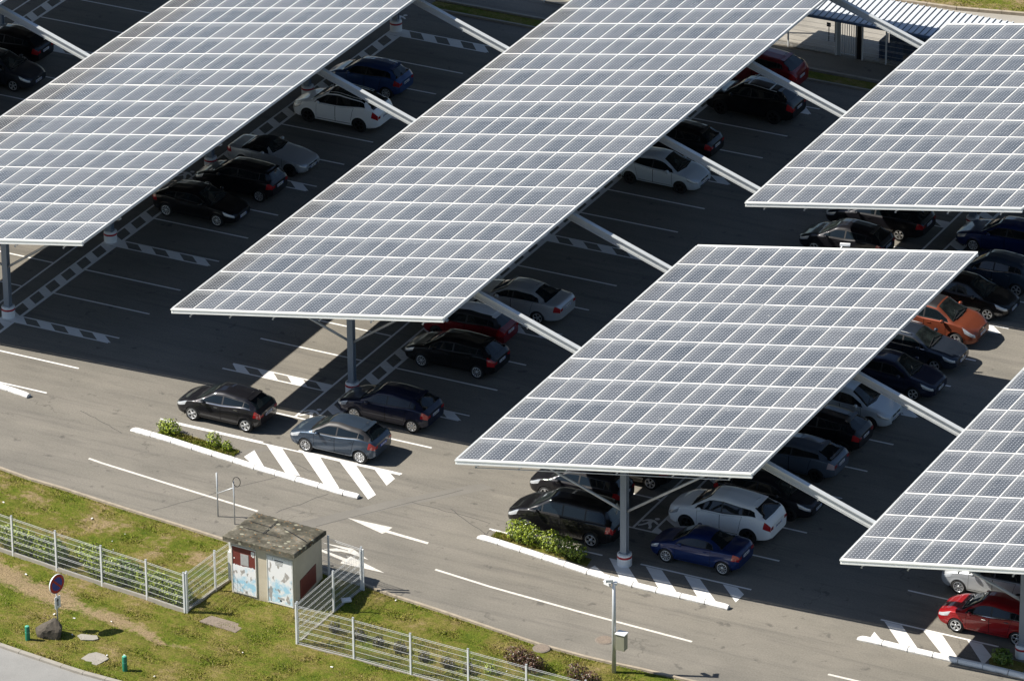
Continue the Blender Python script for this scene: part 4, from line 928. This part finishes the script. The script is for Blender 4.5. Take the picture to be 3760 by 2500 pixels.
def fence(label, pts, h, z0, plinth, groupname, ext=(), panels=None, dbl=()):
    root = thing('mesh_fence', label, 'fence', (*pts[0], 0), 0, groupname); P = [(p[0]-pts[0][0], p[1]-pts[0][1]) for p in pts]
    for i, p in enumerate(P):
        b = MB(); b.box((p[0], p[1], (z0+h+.06)/2), (.065, .065, z0+h+.06), M['fence']); b.box((p[0], p[1], z0+h+.065), (.075, .075, .02), M['galv'])
        if i in dbl: b.box((p[0]+.085, p[1]+.02, (z0+h+.06)/2), (.06, .06, z0+h+.06), M['fence'])
        b.build('post', root)
    for i, (p, q) in enumerate(zip(P, P[1:])):
        d = Vector((q[0]-p[0], q[1]-p[1])).normalized()*.04
        fence_panel((p[0]+d.x, p[1]+d.y), (q[0]-d.x, q[1]-d.y), z0, h, root)
        if plinth:
            b = MB(); b.bar((p[0], p[1], .02), (q[0], q[1], .02), .06, plinth*2, M['conc']); b.build('plinth', root)
fence('white mesh fence on the left, running in front of the clipped shrubs', [(13.35, 52.05), (15.5, 51.76), (17.69, 51.46), (19.87, 51.15), (22.09, 50.87), (24.24, 50.64), (26.06, 50.38)], 1.62, .12, .18, None, dbl=(6,))
fence('short white mesh fence between the left fence corner and the small building', [(26.12, 50.50), (26.24, 52.45), (26.36, 53.45)], 1.62, .12, .14, None)
fence('white mesh fence in the centre foreground, in front of the cut back shrubs', [(31.14, 50.08), (33.62, 50.04), (36.12, 49.92), (38.61, 49.81), (41.1, 49.70), (43.6, 49.6), (46.1, 49.5)], 1.70, .06, .07, None)
fence('white mesh fence running from the centre corner post back to the access road', [(31.12, 50.20), (31.16, 52.97), (31.26, 55.0)], 1.70, .06, .05, None, dbl=(2,))
fence('white mesh fence behind the small building, along the access road', [(31.2, 55.16), (29.62, 55.40), (27.6, 55.65)], 1.70, .06, 0, None)

# ---------------------------------------------------------------- small technical building
uu = Vector((2.84, -.11, 0)); vv = Vector((-.24, 2.64, 0)); OX = Vector((26.88, 52.60, 0))
shed = thing('technical_building', 'small rendered utility building with a mossy concrete roof and two poster covered doors', 'utility building', OX)
UL, VL = uu.length, vv.length; un, vn = uu.normalized(), vv.normalized()
def SP(u, v, z): return un*(u*UL)+vn*(v*VL)+Vector((0, 0, z))
ztop = lambda v: 2.32-.40*v
b = MB()
b.quad([SP(0, 0, 0), SP(1, 0, 0), SP(1, 0, ztop(0)), SP(0, 0, ztop(0))], M['shedwall']); b.quad([SP(1, 0, 0), SP(1, 1, 0), SP(1, 1, ztop(1)), SP(1, 0, ztop(0))], M['shedwall'])
b.quad([SP(1, 1, 0), SP(0, 1, 0), SP(0, 1, ztop(1)), SP(1, 1, ztop(1))], M['shedwall']); b.quad([SP(0, 1, 0), SP(0, 0, 0), SP(0, 0, ztop(0)), SP(0, 1, ztop(1))], M['shedwall'])
b.build('wall', shed)
b = MB(); th = .20; nx_, ny_ = 40, 36; us = np.linspace(-.085, 1.045, nx_); vs = np.linspace(-.075, 1.075, ny_); g = []
for u in us:
    for v in vs:
        e = min(u-us[0], us[-1]-u, v-vs[0], vs[-1]-v); j = .012 if e < .03 else .010
        g.append(SP(u+random.uniform(-.002, .002), v+random.uniform(-.002, .002), ztop(v)+th+random.uniform(-j, j)-(.02*random.random() if e < 1e-6 else 0)))
k = b.add(g)
for i in range(nx_-1):
    for j in range(ny_-1): b.face((k+i*ny_+j, k+(i+1)*ny_+j, k+(i+1)*ny_+j+1, k+i*ny_+j+1), M['roofslab'], True)
ring = [(i, 0) for i in range(nx_)]+[(nx_-1, j) for j in range(1, ny_)]+[(i, ny_-1) for i in range(nx_-2, -1, -1)]+[(0, j) for j in range(ny_-2, 0, -1)]
low = b.add([SP(us[i], vs[j], ztop(vs[j])+.015+random.uniform(-.006, .006)) for i, j in ring]); n = len(ring)
for a in range(n):
    c = (a+1) % n; b.face((low+a, low+c, k+ring[c][0]*ny_+ring[c][1], k+ring[a][0]*ny_+ring[a][1]), M['roofslab'])
b.face([low+a for a in range(n)][::-1], M['conc']); b.build('roof', shed)
b = MB()
for q in (((.0, .70), (.36, .66)), ((.33, .95), (.36, .35)), ((.02, .42), (.62, .38)), ((.5, .75), (1.0, .45))):
    b.ribbon([(SP(q[0][0], q[0][1], 0)+(SP(q[1][0], q[1][1], 0)-SP(q[0][0], q[0][1], 0))*t).to_2d()[:] for t in (0, .5, 1)], .035, 0, M['dark'])
b.v = [(x, y, ztop((Vector((x, y, 0)).dot(vn))/VL)+th+.012) for x, y, z in b.v]; b.build('roof_crack', shed)
def door(u0, u1, z0, z1, name):
    b = MB(); 
    for a, c, d, e in ((u0, u0+.012, z0, z1), (u1-.012, u1, z0, z1), (u0+.012, u1-.012, z1-.04, z1), (u0+.012, u1-.012, z0, z0+.04)):
        p = SP((a+c)/2, 0, (d+e)/2)-vn*.012; b.box(p, ((c-a)*UL, .05, e-d), M['doorframe'], ax=(un, vn, Vector((0, 0, 1))))
    return b
def slab(b, u0, u1, z0, z1, off, mat, t=.03): b.box(SP((u0+u1)/2, 0, (z0+z1)/2)-vn*off, ((u1-u0)*UL, t, z1-z0), mat, ax=(un, vn, Vector((0, 0, 1))))
b = door(.015, .405, .14, 2.18, 'door'); slab(b, .027, .393, .18, 2.14, .004, M['redbrown']); d1 = b.build('door', shed)
b = MB(); slab(b, .16, .285, 1.40, 1.88, .022, M['greyplate'], .012); b.build('grey_panel', d1)
def poster(parent, u0, u1, z0, z1, seed, name='poster'):
    b = MB(); m = 22; rs = random.Random(seed); pts = []
    edge = [(u0, z0), (u1, z0), (u1, z1), (u0, z1)]
    for i in range(4):
        p, q = edge[i], edge[(i+1) % 4]
        for k in range(m): t = k/m; j = .006 if i != 2 else .03; pts.append((p[0]+(q[0]-p[0])*t+rs.uniform(-.004, .004), p[1]+(q[1]-p[1])*t+rs.uniform(-j, j)))
    P = [SP(u, 0, z)-vn*.026 for u, z in pts]; kk = b.add(P)
    for t in tessellate_polygon([[Vector((u*UL, z, 0)) for u, z in pts]]):
        a, c, d = (P[i] for i in t); t = t if (c-a).cross(d-a).dot(vn) < 0 else t[::-1]; b.face([kk+i for i in t], M['poster'])
    return b.build(name, parent)
poster(d1, .03, .39, .19, 1.36, 3)
b = MB(); 
for u, z, a, h in ((.33, 1.98, .05, .2), (.345, 1.9, .03, .12), (.05, 1.62, .015, .06)): slab(b, u, u+a, z-h/2, z+h/2, .0225, M['white'], .006)
b.build('torn_paper', d1)
b = door(.575, .985, .10, 2.14, 'door'); slab(b, .587, .973, .14, 2.10, .004, M['doorframe']); d2 = b.build('door', shed)
poster(d2, .59, .97, .16, 2.08, 5)
b = MB()
for i, (u0, u1, z) in enumerate(((.70, .835, 1.99), (.705, .83, 1.92), (.71, .825, 1.86), (.715, .82, 1.80))): slab(b, u0, u1, z-.02, z+.02, .0285, M['ink'] if i == 0 else M['greyplate'], .004)
slab(b, .735, .84, .33, .42, .0285, M['greyplate'], .004); slab(b, .77, .80, .24, .31, .0285, M['dark'], .004); b.build('poster_print', d2)
b = MB(); y0, y1 = .20, .76; b.box(SP(1, (y0+y1)/2, .63)+un*.004, ((y1-y0)*VL, .04, .80), M['redbrown'], ax=(vn, un, Vector((0, 0, 1)))); b.build('hatch', shed)
b = MB(); b.box(SP(0, .12, 1.15)-un*.09, (.18, .5, 1.2), M['doorframe'], ax=(un, vn, Vector((0, 0, 1)))); b.build('meter_box', shed)

# ---------------------------------------------------------------- street furniture
sg = thing('parking_sign', 'round blue and red no parking sign on a thin grey pole', 'road sign', (22.40, 47.07, 0))
b = MB(); b.tube([(0, 0, 0), (0, 0, 2.30)], .03, M['galv'], 12); b.build('pole', sg)
fd = Vector((.35, -.94, 0)).normalized(); rd = Vector((.94, .35, 0)); upz = Vector((0, 0, 1))
fd = Vector((.975, -.22, 0)).normalized(); rd = Vector((.22, .975, 0)).normalized()
def disc(b, c, r, off, mat, n=40):
    k = b.add([c+fd*off+rd*(r*math.cos(2*math.pi*i/n))+upz*(r*math.sin(2*math.pi*i/n)) for i in range(n)]); b.face(range(k, k+n), mat); return k
C0 = Vector((0, 0, 2.06))+fd*.035
b = MB(); k1 = disc(b, C0, .40, .03, M['signwhite']); k0 = b.add([C0-fd*.012+rd*(.40*math.cos(2*math.pi*i/40))+upz*(.40*math.sin(2*math.pi*i/40)) for i in range(40)])
for i in range(40): j = (i+1) % 40; b.face((k0+i, k0+j, k1+j, k1+i), M['signwhite'])
b.face(range(k0+39, k0-1, -1), M['galv'])
disc(b, C0, .385, .032, M['signred']); disc(b, C0, .275, .034, M['signblue'])
dg = (rd*-.707+upz*.707); dn = (rd*.707+upz*.707); b.quad([C0+fd*.036+dg*s*.285+dn*t*.04 for s, t in ((-1, -1), (1, -1), (1, 1), (-1, 1))][::-1], M['signred'])
b.build('sign_disc', sg)
b = MB(); C1 = Vector((0, 0, 1.27))+fd*.045; b.box(C1, (.30, .02, .50), M['signwhite'], ax=(rd, fd, upz)); b.build('sign_plate', sg)
pl = sg.children[-1]
b = MB(); b.box(C1+fd*.012-upz*.03, (.055, .004, .22), M['ink'], ax=(rd, fd, upz)); b.quad([C1+fd*.014+rd*x+upz*z for x, z in ((-.08, .07), (.08, .07), (0, .18))], M['ink']); b.build('arrow', pl)
# camera mast with its cabinet
ms = thing('camera_mast', 'grey steel mast with white cameras on top and a cabinet at the side', 'camera mast', (42.87, 53.47, 0))
b = MB(); b.tube([(0, 0, 0), (0, 0, 2.2), (0, 0, 3.85)], [.085, .08, .055], M['galv'], 16); b.build('pole', ms)
b = MB(); b.box((.33, -.02, 1.45), (.36, .30, .66), M['cream']); b.box((.33, -.02, 1.80), (.42, .36, .04), M['signwhite']); b.build('cabinet', ms, .01)
for x, y, z, rz in ((-.16, -.06, 3.92, .5), (-.30, .05, 3.72, -.3), (.02, .12, 3.80, 1.9)):
    b = MB(); b.box((x, y, z), (.28, .11, .11), M['whitebox'], rz=rz); b.box((x, y, z+.065), (.34, .13, .02), M['whitebox'], rz=rz); b.tube([(0, 0, z-.12), (x*.6, y*.6, z-.08)], .02, M['galv'], 8); b.build('camera', ms, .01)
# two poles with a cross bar and a ring (height gauge at the entrance)
bg_ = thing('height_gauge', 'thin grey pole frame with a small ring, behind the small building', 'barrier', (23.21, 57.94, 0))
b = MB(); b.tube([(0, 0, 0), (0, 0, 1.95)], .032, M['galv'], 10); b.build('post', bg_)
b = MB(); b.tube([(.92, -.28, 0), (.92, -.28, 1.92)], .028, M['galv'], 10); b.build('post', bg_)
b = MB(); b.tube([(0, 0, 1.03), (.92, -.28, 1.62)], .024, M['galv'], 10); b.build('cross_bar', bg_)
b = MB(); b.tube([(1.07+.15*math.cos(a), -.28+.03*math.cos(a), 1.92+.21*math.sin(a)) for a in np.linspace(0, 2*math.pi, 25)], .014, M['dark'], 8); b.build('ring', bg_)
# boulder, green posts, slabs, grate, manholes
def rock(x, y, rx, ry, rz_, label):
    bm = bmesh.new(); bmesh.ops.create_icosphere(bm, subdivisions=3, radius=1); rs = random.Random(4)
    pl_ = [(Vector((rs.gauss(0, 1), rs.gauss(0, 1), rs.gauss(0, 1))).normalized(), rs.uniform(.62, .9)) for _ in range(16)]
    for v in bm.verts:
        for n_, d_ in pl_:
            e = v.co.dot(n_)-d_
            if e > 0: v.co -= n_*e
        v.co += Vector((rs.uniform(-.02, .02) for _ in range(3))); v.co = Vector((v.co.x*rx, v.co.y*ry, max(v.co.z, -.35)*rz_+.30*rz_))
    me = bpy.data.meshes.new('boulder'); bm.to_mesh(me); bm.free(); me.materials.append(M['rock']); o = bpy.data.objects.new('boulder', me); COL.objects.link(o); o.location = (x, y, 0); tag(o, label, 'boulder')
rock(22.35, 46.55, .60, .42, .66, 'angular grey brown boulder at the foot of the no parking sign')
for x, y, lb in ((21.78, 45.87, 'short green wooden post left of the boulder'), (26.30, 45.47, 'short green wooden post on its own near the bottom edge')):
    g_ = thing('green_post', lb, 'post', (x, y, 0), 0, 'short green posts on the verge'); b = MB(); b.lathe([(.095, 0), (.095, .62), (.08, .66)], M['green'], 16, cap=False); b.lathe([(.098, .40), (.098, .43)], M['greentop'], 16, cap=False); b.build('shaft', g_); b = MB(); b.lathe([(.081, .66), (.06, .675), (.001, .678)], M['greentop'], 16, cap=False); b.build('cap', g_)
def slabthing(name, label, pts, h, mat, cat):
    b = MB(); b.prism(pts, 0, h, M[mat]); tag(b.build(name, None, .01), label, cat)
slabthing('concrete_slab', 'pale concrete slab in the grass crossed by the shadow of the sign', [(23.30, 46.98), (23.36, 47.16), (23.97, 47.32), (24.15, 47.12), (24.02, 46.94), (23.60, 46.76)], .075, 'conc', 'concrete slab')
slabthing('concrete_slab', 'larger pale broken concrete slab near the bottom edge', [(24.36, 45.48), (24.42, 45.95), (24.62, 46.18), (25.0, 46.15), (25.30, 45.95), (25.22, 45.55), (25.15, 45.30), (24.75, 45.35)], .08, 'conc', 'concrete slab')
slabthing('drain_grate', 'rusty rectangular grate in the grass in front of the left door', [(26.90, 50.02), (27.10, 50.60), (28.68, 50.52), (28.60, 49.84)], .075, 'grate', 'drain grate')
for x, y, r, lb, z in ((41.42, 55.62, .36, 'round iron manhole cover on the access road beside the camera mast', .006), (39.63, 53.85, .34, 'round manhole cover in the grass behind the brown shrubs', .085)):
    m_ = thing('manhole_cover', lb, 'manhole cover', (x, y, 0)); b = MB(); b.lathe([(r, 0), (r, z), (r-.02, z+.004), (.001, z+.004)], M['iron'], 32, cap=False); b.build('frame', m_); b = MB(); b.lathe([(r-.06, z+.008), (.001, z+.009)], M['grate'], 32, cap=False); b.build('lid', m_)
b = MB()
for _ in range(26):
    x = random.uniform(13, 44); y = random.uniform(float(street_y(x))+.4, float(edge_y(x))-.3); s = random.uniform(.02, .055); a = random.uniform(0, 3.1)
    b.box((x, y, .09), (s*2, s, .02), M['white'], rz=a)
tag(b.build('litter'), 'scattered pale stones and scraps of paper lying in the grass', 'litter', kind='stuff')
tag((lambda b: (b.box((31.2, 53.9, .12), (.38, .28, .10), M['white'], rz=.7), b.build('white_bag', None, .03))[1])(MB()), 'crumpled white bag at the foot of the mesh fence in the shade', 'bag')

# ---------------------------------------------------------------- back: fence, gate and shelter
sh = thing('bike_shelter', 'open shelter with a white ribbed sheet roof and a front edge coloured blue for shade at the back fence', 'shelter', (25.2, 110.12, 0))
b = MB(); zf, zb_, d_ = 2.42, 2.62, 2.75; lx = 12.6; X0 = -3.4
b.bar((X0, d_/2, (zf+zb_)/2), (X0+lx, d_/2, (zf+zb_)/2), d_, .03, M['roofsheet'], upv=(0, -(zb_-zf), d_)); b.build('roof_sheet', sh)
for i in range(int(lx/.30)+1):
    x = X0+.08+i*.30
    b = MB() if i == 0 else b
    b.bar((x, 0, zf+.04), (x, d_, zb_+.04), .05, .06, M['edgeshade'] if False else M['roofsheet']); b.bar((x+.035, 0, zf+.022), (x+.035, d_, zb_+.022), .03, .012, M['dark'])
b.build('roof_ribs', sh)
b = MB(); b.box((X0+lx/2, -.03, zf-.06), (lx, .05, .12), M['edgeshade']); b.build('front_edge', sh)  # pale sheet edge; its blue colour paints in the canopy's shade
for x, wd in ((1.02, .16), (2.12, .20), (-3.2, .12), (6.05, .12)):
    b = MB(); b.box((x, 1.42 if wd > .14 else 2.4, 1.2), (wd, wd, 2.4), M['galv'] if wd < .18 else M['dark']); b.build('post', sh)
b = MB()
for i in range(18): x = 3.15+i*.18; b.box((x, 2.66, 1.15), (.10, .06, 2.3), M['bluewall']); b.box((x+.09, 2.69, 1.15), (.08, .03, 2.3), M['bluewall'])
b.build('side_wall', sh)
b = MB(); b.box((2.95, 2.35, .45), (.06, 1.0, .9), M['bluewall']); [b.box((2.95+.18*i, 1.9, .42), (.10, .05, .84), M['bluewall']) for i in range(1, 7)]; b.box((3.5, 1.94, .42), (1.2, .03, .84), M['bluewall']); b.build('bin_screen', sh)
fence('pale mesh fence left of the pedestrian gate at the back', [(10.85, 111.3), (13.4, 111.3), (15.9, 111.3), (18.6, 111.3), (21.2, 111.35), (23.71, 111.37), (26.15, 111.43)], 1.70, .08, .05, None)
fence('pale mesh fence right of the pedestrian gate at the back', [(27.52, 111.40), (28.72, 111.42), (31.2, 111.45), (33.7, 111.5)], 1.70, .08, .05, None)
gt = thing('pedestrian_gate', 'grey pedestrian gate with upright bars under the shelter roof', 'gate', (26.33, 111.5, 0))
b = MB(); b.box((.41, 0, .12), (.82, .05, .05), M['galv']); b.box((.41, 0, 1.82), (.82, .05, .05), M['galv']); b.box((0, 0, .95), (.06, .06, 1.9), M['galv']); b.box((.82, 0, .95), (.06, .06, 1.9), M['galv']); b.build('gate_frame', gt)
for i in range(6): b = MB(); b.box((.12+.116*i, 0, .97), (.03, .03, 1.66), M['galv']); b.build('bar', gt)
for x, y, h, lb in ((25.45, 112.9, 1.55, 'thin signpost with a pale slanted top on the pale path behind the fence'), (25.15, 112.85, .85, 'short post with a small dark square plate on the pale path')):
    q = thing('path_post', lb, 'post', (x, y, 0)); b = MB(); b.tube([(0, 0, 0), (0, 0, h)], .025, M['dark'], 8); b.build('pole', q)
    b = MB(); b.box((0, -.03, h), (.55, .03, .05) if h > 1 else (.2, .03, .2), M['white'] if h > 1 else M['dark'], ax=(Vector((.93, 0, -.37)), Vector((0, 1, 0)), Vector((.37, 0, .93))) if h > 1 else None); b.build('plate', q)
